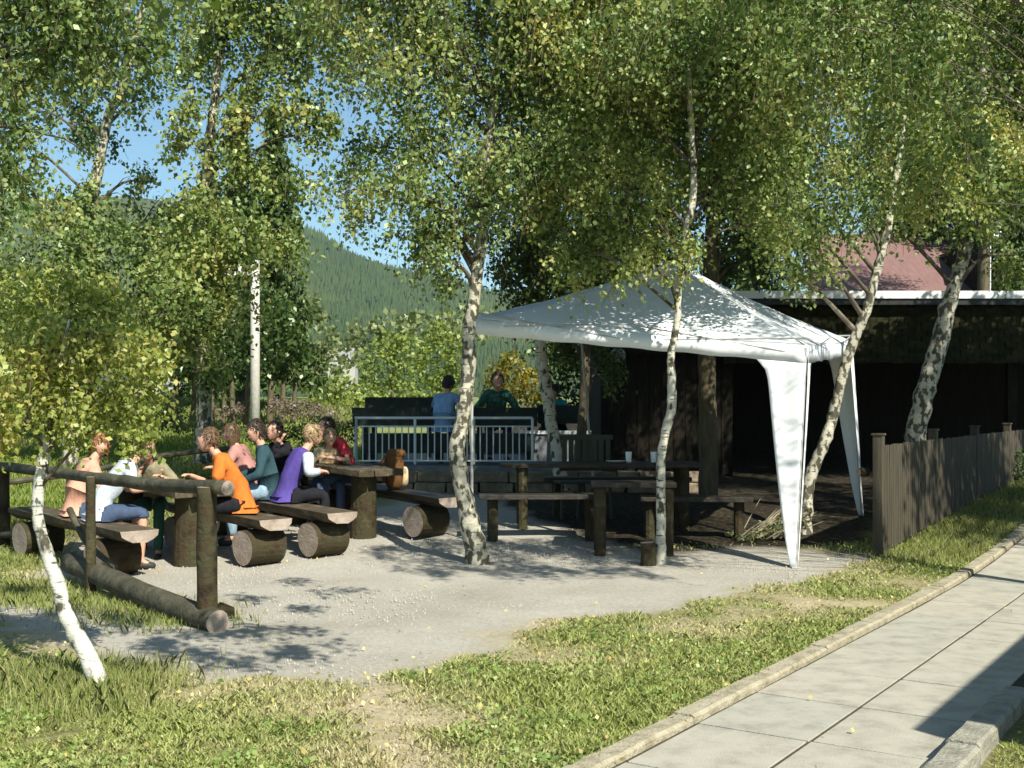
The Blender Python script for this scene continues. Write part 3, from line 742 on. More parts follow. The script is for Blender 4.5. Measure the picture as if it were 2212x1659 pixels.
# ------------------------------------------------------------------ utility pole
d = 26.5; b0 = W(551, 940, d); pole = empty('utility_pole', (b0.x, b0.y, b0.z - .3), label='pale grey concrete utility pole standing behind the picnic tables', cat='utility pole')
mb = MB(); mb.tube([(0, 0, 0), (.0, 0, 2.2), (.0, 0, 4.3)], [.115, .108, .10], 12); part('pole', mb, M['concrete'], pole, smooth=True)
mb = MB(); mb.box((-.3, 0, 4.0), (.75, .08, .08)); part('crossarm', mb, M['metal'], pole)
for s_ in (-.62, -.35):
    mb = MB(); mb.tube([(s_, 0, 4.05), (s_, 0, 4.14), (s_, 0, 4.22)], [.03, .05, .03], 8); part('insulator', mb, M['white'], pole)

# ------------------------------------------------------------------ terrace with metal railing
DT = 16.5; ZT = CAMZ + (HY - 1003) / F * DT      # floor height
xT0 = X(770, DT); xT1 = X(1300, DT)
ter = empty('terrace', (xT0, DT, 0), label='raised stone edged terrace behind the birches with a paved floor', cat='terrace')
mb = MB(); mb.box(((xT1 - xT0) / 2, 2.4, (ZT - .3) / 2 + .0), (xT1 - xT0, 4.8, ZT + .3 - .05)); part('deck_floor', mb, M['terrace_floor'], ter)
mb = MB()
for row in range(3):
    x0 = 0
    while x0 < xT1 - xT0 + 1.2:
        w_ = random.uniform(.3, .7); mb.box((x0 + w_ / 2 - .02, -.12 - random.uniform(0, .07), .33 + row * .155 - .02), (w_ - .02, .28, .145), rot=random.uniform(-.03, .03), jit=.012); x0 += w_
part('stone_edge', mb, M['stone'], ter, bevel=.02)
rl = empty('metal_railing', (xT0, DT - .02, ZT), label='low grey metal railing with thin vertical bars round the terrace', cat='railing')
HR = (HY - 903) / F * DT + CAMZ - ZT
def rail_run(p0, p1, n, hr, par):
    p0 = Vector(p0); p1 = Vector(p1)
    for (h_, rr, nm) in ((hr, .02, 'top_rail'), (hr - .12, .011, 'middle_rail'), (.05, .012, 'bottom_rail')):
        mb = MB(); mb.tube([p0 + Vector((0, 0, h_)), p1 + Vector((0, 0, h_))], rr, 6); part(nm, mb, M['metal'], par)
    for i in range(n + 1):
        q = p0.lerp(p1, i / n); big = i % 9 == 0
        mb = MB(); mb.tube([q + Vector((0, 0, 0 if big else .05)), q + Vector((0, 0, hr if big else hr - .12))], .02 if big else .010, 6)
        part('railing_post' if big else 'baluster', mb, M['metal'], par)
rail_run((0, 0, 0), (X(1150, DT) - xT0, 0, 0), 27, HR, rl)
rail_run((0, 0, 0), (-.35, 2.4, 0), 9, HR, rl)

def slab_set(label, x, y, z, L, rz=0, group='dark plank tables and benches on the terrace', h=.73, cat='table', name='terrace_table', w=.55):
    o = empty(name, (x, y, z), rz, label=label, cat=cat, group=group)
    for k in range(3):
        mb = MB(); mb.box((0, (k - 1) * w / 3, h - .03), (L, w / 3 - .015, .09)); part('plank', mb, M['bench_green'], o)
    if w > .2:
        mb = MB(); mb.box((0, -w / 2 - .02, h - .17), (L * .98, .03, .2)); part('apron', mb, M['bench_green'], o)
    for s_ in (-1, 1):
        mb = MB(); mb.box((s_ * L * .38, 0, (h - .055) / 2), (.07, w * .7, h - .055)); part('leg', mb, M['bench_green'], o)
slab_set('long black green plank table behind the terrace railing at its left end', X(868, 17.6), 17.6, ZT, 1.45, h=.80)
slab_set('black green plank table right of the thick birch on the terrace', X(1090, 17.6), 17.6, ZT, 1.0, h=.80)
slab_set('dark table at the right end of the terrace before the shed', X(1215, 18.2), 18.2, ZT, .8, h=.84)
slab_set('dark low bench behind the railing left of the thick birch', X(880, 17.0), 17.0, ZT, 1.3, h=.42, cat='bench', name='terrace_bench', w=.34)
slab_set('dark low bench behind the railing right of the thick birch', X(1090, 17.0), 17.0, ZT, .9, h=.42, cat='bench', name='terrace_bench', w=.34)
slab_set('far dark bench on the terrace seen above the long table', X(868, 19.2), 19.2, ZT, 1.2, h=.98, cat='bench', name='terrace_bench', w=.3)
# glazed lower panel right of the railing
pn = empty('windbreak_panel', (X(1200, 16.9), 16.9, ZT), label='grey blue lower panel between the terrace railing and the shed', cat='panel')
mb = MB(); mb.box((0, 0, .22), (1.0, .03, .40)); part('sheet', mb, M['terrace_floor'], pn)
mb = MB(); mb.box((0, -.02, .45), (1.04, .05, .05)); part('cap', mb, M['metal'], pn)

# ------------------------------------------------------------------ folding canopy
FR = Vector((2.70, 11.03, 0)); BR = Vector((4.23, 13.98, 0)); FL = Vector((-.43, 12.4, 0)); BL = FL + BR - FR
topz = {'FR': 1.985, 'BR': 1.5 + (HY - 768) / F * 13.98, 'FL': 1.5 + (HY - 722) / F * 12.4}
topz['BL'] = topz['FL'] + topz['BR'] - topz['FR']
tent = empty('canopy_tent', (FR.x, FR.y, 0), label='white folding party canopy with pointed roof standing over the tables', cat='canopy')
O = Vector((FR.x, FR.y, 0))
cor = {k: Vector((p.x + dx, p.y, topz[k])) - O for k, p, dx in (('FR', FR, .10), ('BR', BR, -.13), ('FL', FL, 0), ('BL', BL, -.2))}
grd = {k: Vector((p.x, p.y, gz(p.x, p.y) - .01)) - O for k, p in (('FR', FR), ('BR', BR), ('FL', FL), ('BL', BL))}
cen = (cor['FR'] + cor['BL']) / 2
ap = Vector((cen.x, cen.y, CAMZ + (HY - 566) / F * (cen.y + O.y)))
VAL = .17
order = ['FL', 'FR', 'BR', 'BL']
mb = MB()
ND = 14
for i in range(4):
    a, b_ = cor[order[i]] + Vector((0, 0, VAL)), cor[order[(i + 1) % 4]] + Vector((0, 0, VAL))
    grid = []
    for j in range(ND + 1):
        t = j / ND; row = []
        for k in range(ND + 1):
            s_ = k / ND; e = a.lerp(b_, s_); p = e.lerp(ap, t)
            sag = -math.sin(math.pi * t) * .07 * (1 - .5 * abs(2 * s_ - 1)) - (1 - t) * math.sin(math.pi * s_) * .02
            wr = .008 * math.sin(s_ * 37 + t * 9 + i) * (1 - t) + .006 * math.sin(t * 31 + s_ * 17)
            row.append(p + Vector((0, 0, sag + wr)))
        grid.append(row)
    vs = [p for rw in grid for p in rw]; fs = []
    for j in range(ND):
        for k in range(ND): q = j * (ND + 1) + k; fs.append((q, q + 1, q + ND + 2, q + ND + 1))
    mb.add(vs, fs)
top = part('roof_sheet', mb, M['canopy'], tent, smooth=True)
sf = top.modifiers.new('cloth', 'SOLIDIFY'); sf.thickness = .004
for i in range(4):
    a, b_ = cor[order[i]], cor[order[(i + 1) % 4]]; mb = MB(); n_ = 30
    out = (b_ - a).cross(Vector((0, 0, 1))).normalized()
    vs = []
    for k in range(n_ + 1):
        s_ = k / n_; e = a.lerp(b_, s_); wv = .014 * math.sin(s_ * 26 + i * 2)
        vs.append(e + Vector((0, 0, VAL - math.sin(math.pi * s_) * .02)) + out * .006); vs.append(e + Vector((0, 0, .0 + .006 * math.sin(s_ * 40))) + out * (.012 + wv))
    mb.add(vs, [(2 * k, 2 * k + 1, 2 * k + 3, 2 * k + 2) for k in range(n_)]); v_ = part('valance', mb, M['canopy'], tent, smooth=True)
    sf = v_.modifiers.new('cloth', 'SOLIDIFY'); sf.thickness = .003
for k in order:
    mb = MB(); top_ = cor[k] + Vector((0, 0, VAL - .02)); mb.tube([grd[k], top_], .016, 8); lg = part('leg', mb, M['pole'], tent)
    mb = MB(); mb.box(grd[k] + Vector((0, 0, .012)), (.08, .08, .012)); part('foot_plate', mb, M['pole'], lg)
for i in range(4):
    a, b_ = cor[order[i]] + Vector((0, 0, -.02)), cor[order[(i + 1) % 4]] + Vector((0, 0, -.02)); mb = MB(); mid = a.lerp(b_, .5)
    for p, q in ((a, mid), (mid, b_)):
        mb.tube([p + Vector((0, 0, .26)), q + Vector((0, 0, .1))], .009, 6); mb.tube([p + Vector((0, 0, .1)), q + Vector((0, 0, .26))], .009, 6)
    part('truss', mb, M['pole'], tent)
mb = MB(); mb.tube([ap + Vector((0, 0, -.05)), Vector((cen.x, cen.y, cen.z - .05))], .016, 8); part('centre_pole', mb, M['pole'], tent)
# corner drapes: wide at the top, running to a point at the foot, on both sides of the leg
def drape(k, n1, n2, w1, w2):
    c = cor[k]; g = grd[k]; mb = MB()
    for nb_, w_ in ((n1, w1), (n2, w2)):
        dr = (cor[nb_] - c); dr.z = 0; dr.normalize(); dz = (cor[nb_].z - c.z) / (cor[nb_] - c).length
        out = dr.cross(Vector((0, 0, 1)))
        if out.dot(c - cen) < 0: out = -out
        vs = []; nj = 22; nk = 7
        for j in range(nj + 1):
            t = j / nj
            fl_ = .26 * math.exp(-t / .03) * w_ + w_ * (1 - t) ** .78 * .92 + .035
            for q in range(nk + 1):
                s_ = q / nk
                p = c.lerp(g, t) + dr * (fl_ * s_) + out * (.02 + .012 * math.sin(s_ * 7 + t * 3) * (1 - t)) + Vector((0, 0, dz * fl_ * s_ * (1 - t)))
                p.z += .035 * (1 - s_) * 0
                vs.append(p)
        mb.add(vs, [(j * (nk + 1) + q, j * (nk + 1) + q + 1, (j + 1) * (nk + 1) + q + 1, (j + 1) * (nk + 1) + q) for j in range(nj) for q in range(nk)])
    o = part('corner_drape', mb, M['canopy'], tent, smooth=True); sf = o.modifiers.new('cloth', 'SOLIDIFY'); sf.thickness = .003
drape('FR', 'FL', 'BR', .36, .07)
drape('BR', 'FR', 'BL', .30, .25)

# ------------------------------------------------------------------ log furniture
E = Vector((-.707, .707, 0)); NN = Vector((.707, .707, 0)); EANG = math.atan2(E.y, E.x)
def log_bench(label, near, L, w=.36, seat=.46, group='log benches of the picnic place', r_log=.17, spots=(.2, .85), dark=False):
    g = gz(near[0], near[1]); mid = Vector((near[0], near[1], 0)) + E * (L / 2); g1 = gz(mid.x, mid.y)
    ge = gz(near[0] + E.x * L, near[1] + E.y * L); slope = math.atan2(ge - g, L) * .8
    o = empty('log_bench', (mid.x, mid.y, g1), EANG, label=label, cat='bench', group=group); o.rotation_euler[1] = -slope
    # half-round seat: flat top, bark below
    mb = MB(); nseg = 14; vs = []; na = 9
    for i in range(nseg + 1):
        xx_ = -L / 2 + L * i / nseg
        for j in range(na):
            an = math.pi * j / (na - 1); wob = 1 + .04 * math.sin(i * 1.1 + j)
            vs.append((xx_, -math.cos(an) * w / 2 * wob, seat - .008 * (j % 2) - math.sin(an) * .11 * wob))
    fs = []
    for i in range(nseg):
        for j in range(na - 1): fs.append((i * na + j, i * na + j + 1, (i + 1) * na + j + 1, (i + 1) * na + j))
        fs.append((i * na, (i + 1) * na, (i + 1) * na + na - 1, i * na + na - 1))
    mb.add(vs, fs, 0)
    mb.f.append(tuple(range(na))[::-1]); mb.mi.append(1); mb.f.append(tuple(nseg * na + k for k in range(na))); mb.mi.append(1)
    part('seat', mb, [M['plank_dark'] if dark else M['plank'], M['log_end']], o)
    for t in spots:
        mb = MB(); hl = .20
        xx_ = -L / 2 + L * t
        mb.tube([(xx_, -hl, r_log), (xx_ + .01, 0, r_log + .01), (xx_, hl, r_log)], [r_log, r_log * 1.03, r_log * .97], 20, 0, capmi=1, wob=.03)
        part('support_log', mb, [M['log'], M['log_end']], o)
    return o
def log_table(label, c0, L, w=.62, h=.76, group='log tables of the picnic place'):
    mid = Vector((c0[0], c0[1], 0)) + E * (L / 2); g1 = gz(mid.x, mid.y)
    o = empty('log_table', (mid.x, mid.y, g1), EANG, label=label, cat='table', group=group); o.rotation_euler[1] = -.05
    for k in range(3):
        mb = MB(); mb.box((0, (k - 1) * w / 3, h - .04 + random.uniform(-.004, .004)), (L + random.uniform(-.06, .06), w / 3 - .012, .075), jit=.006)
        part('plank', mb, M['plank'], o, bevel=.008)
    for s_ in (-1, 1):
        mb = MB(); mb.tube([(s_ * L * .34, 0, -.1), (s_ * L * .34, .01, h - .08)], [.15, .135], 16, 0, capmi=1, wob=.04)
        part('log_leg', mb, [M['log'], M['log_end']], o)
    return o
log_bench('dark log bench at the far left under the boy in pale blue white', (-3.3, 10.25), 2.5)
log_table('log table between the boy in pale blue white and the boy in orange', (-2.93, 11.0), 1.7)
log_bench('log bench under the boy in orange, next to the thick rail post', (-2.25, 11.0), 1.9, spots=(.14, .85))
log_bench('log bench under the child in purple, sunlit cut face on its support log', (-1.68, 11.42), 2.5, spots=(.12, .85))
log_table('log table right of the child in purple with its lit near end', (-1.42, 12.5), 1.9)
log_bench('dark log bench right of the log table, nearest to the thick birch', (-.66, 12.42), 2.5, spots=(.16, .85), dark=True)

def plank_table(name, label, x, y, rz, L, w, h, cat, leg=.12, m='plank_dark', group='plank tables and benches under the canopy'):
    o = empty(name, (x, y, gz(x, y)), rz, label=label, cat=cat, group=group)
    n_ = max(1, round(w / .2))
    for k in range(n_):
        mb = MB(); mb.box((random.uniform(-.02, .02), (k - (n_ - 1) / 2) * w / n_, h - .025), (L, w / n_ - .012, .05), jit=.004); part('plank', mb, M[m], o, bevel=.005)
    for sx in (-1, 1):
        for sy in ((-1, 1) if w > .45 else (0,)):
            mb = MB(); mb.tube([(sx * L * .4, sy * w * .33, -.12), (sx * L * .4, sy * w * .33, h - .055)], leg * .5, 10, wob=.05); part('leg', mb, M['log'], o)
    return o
plank_table('plank_bench', 'long plank bench under the left half of the canopy, near row', X(1170, 12.5), 12.5, .06, 1.32, .32, .50, 'bench')
plank_table('plank_table', 'long plank table under the canopy with cups standing on it', X(1300, 13.35), 13.35, .02, 2.3, .66, .74, 'table')
plank_table('plank_table', 'plank table between the two thin birches at the front of the canopy', X(1370, 11.75), 11.85, -.05, .85, .5, .72, 'table')
plank_table('plank_bench', 'low plank bench right of the thin bent birch under the canopy', X(1500, 12.6), 12.6, -.1, 1.2, .3, .46, 'bench')
plank_table('plank_bench', 'low plank bench at the back under the canopy behind the long table', X(1330, 14.2), 14.2, 0, 1.8, .3, .46, 'bench')
# cups, plate, crates on the table
zt = gz(X(1300, 13.35), 13.35) + .74
for pxx, lb in ((1358, 'white cup standing on the plank table beside the plate'), (1412, 'pale cup standing on the plank table next to the thin birch')):
    mb = MB(); mb.tube([(0, 0, 0), (0, 0, .12)], [.03, .038], 12); o = mb.build('cup', M['white'], smooth=False, label=lb, cat='cup', group='cups on the plank table'); o.location = (X(pxx, 13.3), 13.3, zt + .002)
mb = MB(); mb.tube([(0, 0, 0), (0, 0, .018), (0, 0, .02)], [.07, .12, .115], 18); o = mb.build('plate', M['white'], label='white plate lying on the plank table left of the cup', cat='plate'); o.location = (X(1330, 13.3), 13.25, zt + .002)
def chair(label, x, y, rz):
    o = empty('garden_chair', (x, y, gz(x, y)), rz, label=label, cat='chair', group='green grey chairs behind the plank table')
    mm = M['chair']
    mb = MB(); mb.box((0, 0, .43), (.42, .4, .035)); part('seat', mb, mm, o, bevel=.01)
    mb = MB()
    for k in range(5): mb.box((-.16 + k * .08, -.2, .78), (.055, .025, .34))
    mb.box((0, -.2, .97), (.44, .035, .06)); mb.box((0, -.2, .60), (.44, .03, .05)); part('backrest', mb, mm, o)
    for sx in (-1, 1):
        for sy in (-1, 1):
            mb = MB(); mb.tube([(sx * .2, sy * .21, 0), (sx * .18, sy * .18, .42)], .018, 6); part('leg', mb, mm, o)
M['chair'] = mat('grey_green_plastic', (0.035, 0.045, 0.028), .6, .3)
chair('green grey slatted chair at the left end behind the plank table', X(1238, 14.0), 13.95, .2)
chair('green grey slatted chair beside its twin, nearer to the white cup', X(1285, 14.0), 13.98, -.1)

# stump beside the thin birch
s = Vector((X(1399, 11.15), 11.15, 0)); mb = MB(); mb.tube([(0, 0, -.1), (.01, 0, .1), (0, 0, .22)], [.085, .075, .07], 12, capmi=1, wob=.06)
o = mb.build('stump', [M['log'], M['log_end']], smooth=True, label='short mossy stump at the foot of the thin bent birch', cat='stump'); o.location = (s.x, s.y, gz(s.x, s.y))

# ------------------------------------------------------------------ rails on the left
lr = empty('log_railing', (X(445, 8.1), 8.1, 0), label='rustic log railing with thick posts in front of the left picnic table', cat='railing')
o0 = Vector((X(445, 8.1), 8.1, 0))
def lp(px, py, d): return W(px, py, d) - o0
def post(px, ytop, ybot, d, rad, lean=0):
    g = gz(X(px, d), d); t = lp(px + lean, ytop, d); b_ = Vector((lp(px, ybot, d).x, t.y, g - .15))
    pp, ra = smooth_path([b_, b_.lerp(t, .35), b_.lerp(t, .7), t], [rad * 1.08, rad, rad * .97, rad * .93], 4)
    mb = MB(); mb.tube(pp, ra, 14, 0, capmi=1, wob=.05); return part('post', mb, [M['log'], M['log_end']], lr, smooth=True)
post(447, 1052, 1362, 8.1, .072)
post(196, 1030, 1285, 9.6, .042)
post(8, 1012, 1165, 12.2, .062)
dR = [(-160, 1000, 12.9), (0, 1008, 12.2), (110, 1020, 10.9), (230, 1035, 9.5), (340, 1047, 8.8), (492, 1053, 7.95)]
pp, ra = smooth_path([lp(*q) for q in dR], [.05, .052, .05, .05, .052, .05], 5)
for p in pp: p.z += random.uniform(-.006, .006)
mb = MB(); mb.tube(pp, ra, 12, 0, capmi=1, wob=.06); part('top_rail', mb, [M['rail'], M['log_end']], lr, smooth=True)
pp, ra = smooth_path([lp(-40, 1160, 12.3), lp(60, 1152, 11.8), lp(100, 1148, 11.5)], [.035, .035, .03], 4)
mb = MB(); mb.tube(pp, ra, 10, 0, capmi=1); part('lower_rail', mb, [M['rail'], M['log_end']], lr, smooth=True)
# second far rail
fr = empty('far_rail', (X(300, 14.5), 14.5, 0), label='thin far rail behind the left picnic table at head height of the sitters', cat='railing'); o0 = Vector((X(300, 14.5), 14.5, 0))
pp, ra = smooth_path([lp(-60, 1050, 14), lp(150, 1025, 14.6), lp(350, 985, 15.0), lp(500, 968, 15.3)], [.035] * 4, 4)
mb = MB(); mb.tube(pp, ra, 8, capmi=0); part('rail', mb, M['rail'], fr)
for px, py, d in ((150, 1025, 14.6), (345, 986, 15.0), (498, 968, 15.3)):
    mb = MB(); t = lp(px, py, d); mb.tube([(t.x, t.y, gz(X(px, d), d) - .1), t], .045, 8); part('post', mb, M['rail'], fr)
# log lying between the posts
o0 = Vector((X(290, 8.9), 8.9, 0)); pp, ra = smooth_path([lp(150, 1215, 10.2), lp(250, 1258, 9.3), lp(350, 1300, 8.6), lp(470, 1345, 7.95)], [.085, .09, .09, .085], 5)
mb = MB(); mb.tube(pp, ra, 14, 0, capmi=1, wob=.05); o = mb.build('fallen_log', [M['rail'], M['log_end']], smooth=True, label='long grey log lying on the ground below the railing', cat='log'); o.location = o0
s = G(485, 1338); mb = MB(); mb.tube([(0, 0, -.1), (0, 0, .08), (.01, 0, .10)], [.09, .075, .05], 12, wob=.1); o = mb.build('stub', M['log'], smooth=True, label='small dark stub beside the foot of the thick rail post', cat='stump'); o.location = (s[0], s[1], 0)
# bent stick leaning behind the near birch
o0 = W(190, 1180, 9.9); pp, ra = smooth_path([W(150, 1100, 10.2) - o0, W(180, 1160, 10) - o0, W(205, 1190, 9.9) - o0, W(250, 1225, 9.6) - o0], [.03, .03, .028, .02], 4)
mb = MB(); mb.tube(pp, ra, 8); o = mb.build('branch', M['rail'], smooth=True, label='bare crooked branch leaning under the rail near the young birch', cat='branch'); o.location = o0

# ------------------------------------------------------------------ picket fence
f0 = Vector((3.66, 11.55, 0)); fdir = Vector((U[0], U[1], 0)); FA = math.atan2(U[1], U[0])
pf = empty('picket_fence', (f0.x, f0.y, 0), FA, label='low brown picket fence of narrow upright boards running along the pavement', cat='fence')
LF = 8.6; topF = lambda t: (CAMZ + (HY - 962) / F * 11.6) + .010 * t
def inx(t): q = f0 + fdir * t; return gz(q.x, q.y)
k = 0; t = .12
while t < LF:
    zt_ = topF(t) + random.uniform(-.008, .008); zb = max(inx(t) + .05, -.3) + random.uniform(-.01, .015)
    mb = MB(); mb.box((t, -.03, (zt_ + zb) / 2), (.068, .018, zt_ - zb), tilt=Matrix.Rotation(random.uniform(-.008, .008), 3, 'Y')); part('picket', mb, M['fence'], pf); t += .0795
for h_ in (-.12, -.8):
    mb = MB(); mb.box((LF / 2, 0, topF(0) + h_ + .04), (LF, .035, .06)); part('rail', mb, M['fence'], pf)
for t in (0, 2.15, 4.3, 6.45, 8.6):
    mb = MB(); zt_ = topF(t) + .10; zb = inx(t) - .25; mb.box((t, .0, (zt_ + zb) / 2), (.095, .095, zt_ - zb)); p_ = part('post', mb, M['fence'], pf, bevel=.004)
    mb = MB(); mb.box((t, .0, zt_ + .012), (.115, .115, .02)); part('post_cap', mb, M['fence'], p_)
mb = MB(); o0 = f0 + Vector((-.17, .1, topF(0) - .27)); mb.tube([(0, 0, 0), (.1, .02, 0)], .045, 12, capmi=1); o = mb.build('pole_stub', [M['log'], M['log_end']], smooth=True, label='pale cut pole end sticking out left of the fence post', cat='pole'); o.location = o0; o.parent = None

# ------------------------------------------------------------------ people
def sphere_head(r, skin, facing_detail=True):
    "head as verts/faces: face looks to +Y, centre at the origin, height about 0.235"
    vs = []; fs = []; nu, nv = 20, 16
    for j in range(nv + 1):
        th = math.pi * j / nv
        for i in range(nu):
            ph = 2 * math.pi * i / nu
            x = math.sin(th) * math.cos(ph); y = math.sin(th) * math.sin(ph); z = math.cos(th)
            X_ = x * .076; Y_ = y * .095; Z_ = z * .118
            if z < 0:                                   # jaw narrows, chin forward
                X_ *= 1 - .32 * (-z) ** 1.5; Y_ *= 1 - .22 * (-z); Y_ += .012 * (-z)
            if y > .6 and abs(x) < .22 and -.35 < z < .15: Y_ += .020 * (1 - abs(x) / .22) * (1 - abs(z + .15) / .4)   # nose
            if y > .6 and .05 < z < .3 and .15 < abs(x) < .5: Y_ -= .006      # eye sockets
            if abs(x) > .93 and abs(z) < .25 : X_ *= 1.08
            vs.append((X_, Y_, Z_))
    for j in range(nv):
        for i in range(nu):
            a = j * nu + i; b_ = j * nu + (i + 1) % nu
            if j == 0: fs.append((j * nu, (j + 1) * nu + i, (j + 1) * nu + (i + 1) % nu)) if True else None
            else: fs.append((a, a + nu, b_ + nu, b_))
    # ears
    for s_ in (-1, 1):
        n0 = len(vs)
        for k in range(8):
            an = 2 * math.pi * k / 8; vs.append((s_ * .083, -.005 + .016 * math.cos(an), .002 + .028 * math.sin(an)))
        vs.append((s_ * .072, .002, 0)); vs.append((s_ * .088, -.008, 0))
        for k in range(8): fs.append((n0 + k, n0 + (k + 1) % 8, n0 + 9)); fs.append((n0 + (k + 1) % 8, n0 + k, n0 + 8))
    return vs, fs

def skin_bake(name, verts, edges, radii, root=0, sub=1):
    me = bpy.data.meshes.new(name); me.from_pydata([tuple(v) for v in verts], edges, [])
    o = bpy.data.objects.new(name, me); C.objects.link(o)
    m = o.modifiers.new('skin', 'SKIN'); m.use_smooth_shade = True
    sv = me.skin_vertices[0].data if me.skin_vertices else None
    if sv is None:
        bpy.context.view_layer.objects.active = o; sv = me.skin_vertices[0].data
    for i, rr in enumerate(radii):
        sv[i].radius = rr if hasattr(rr, '__len__') else (rr, rr); sv[i].use_root = (i == root)
    s = o.modifiers.new('sub', 'SUBSURF'); s.levels = sub; s.render_levels = sub
    dg = bpy.context.evaluated_depsgraph_get(); ev = o.evaluated_get(dg)
    out = bpy.data.meshes.new_from_object(ev, depsgraph=dg)
    vs = [tuple(v.co) for v in out.vertices]; fs = [tuple(p.vertices) for p in out.polygons]
    bpy.data.objects.remove(o); bpy.data.meshes.remove(me); bpy.data.meshes.remove(out)
    return vs, fs

def arm_ik(S, T, side, up=-1):
    L1, L2 = .275, .25; S = Vector(S); T = Vector(T); D = T - S; d = min(D.length, (L1 + L2) * .985); D.normalize(); T = S + D * d
    a = (L1 * L1 - L2 * L2 + d * d) / (2 * d); h = math.sqrt(max(1e-5, L1 * L1 - a * a))
    pole = Vector((side * .7, -.35, -.8)); pole = (pole - D * pole.dot(D)).normalized()
    return S + D * a + pole * h, T

def hand(verts, edges, rad, iw, wrist, dirv, side):
    D = dirv.normalized(); lat = D.cross(Vector((0, 0, 1)));
    if lat.length < .1: lat = Vector((1, 0, 0))
    lat.normalize(); dn = D.cross(lat).normalized()
    if dn.z > 0: dn = -dn
    palm = wrist + D * .045; verts.append(palm); rad.append((.030, .018)); ip = len(verts) - 1; edges.append((iw, ip))
    for q, L_ in ((-1.5, .058), (-.5, .072), (.5, .076), (1.5, .068)):
        b0 = palm + D * .04 + lat * (q * .018 * -side); verts.append(b0); rad.append(.0095); i0 = len(verts) - 1; edges.append((ip, i0))
        m = b0 + D * L_ * .5 + dn * .012; verts.append(m); rad.append(.0085); edges.append((i0, i0 + 1))
        e_ = m + D * L_ * .35 + dn * .028; verts.append(e_); rad.append(.007); edges.append((i0 + 1, i0 + 2))
    t0 = wrist + D * .03 + lat * (.036 * side) ; verts.append(t0); rad.append(.011); i0 = len(verts) - 1; edges.append((ip, i0))
    t1 = t0 + D * .03 + lat * (.016 * side) + dn * .012; verts.append(t1); rad.append(.009); edges.append((i0, i0 + 1))
    t2 = t1 + D * .022 + dn * .01; verts.append(t2); rad.append(.0075); edges.append((i0 + 1, i0 + 2))

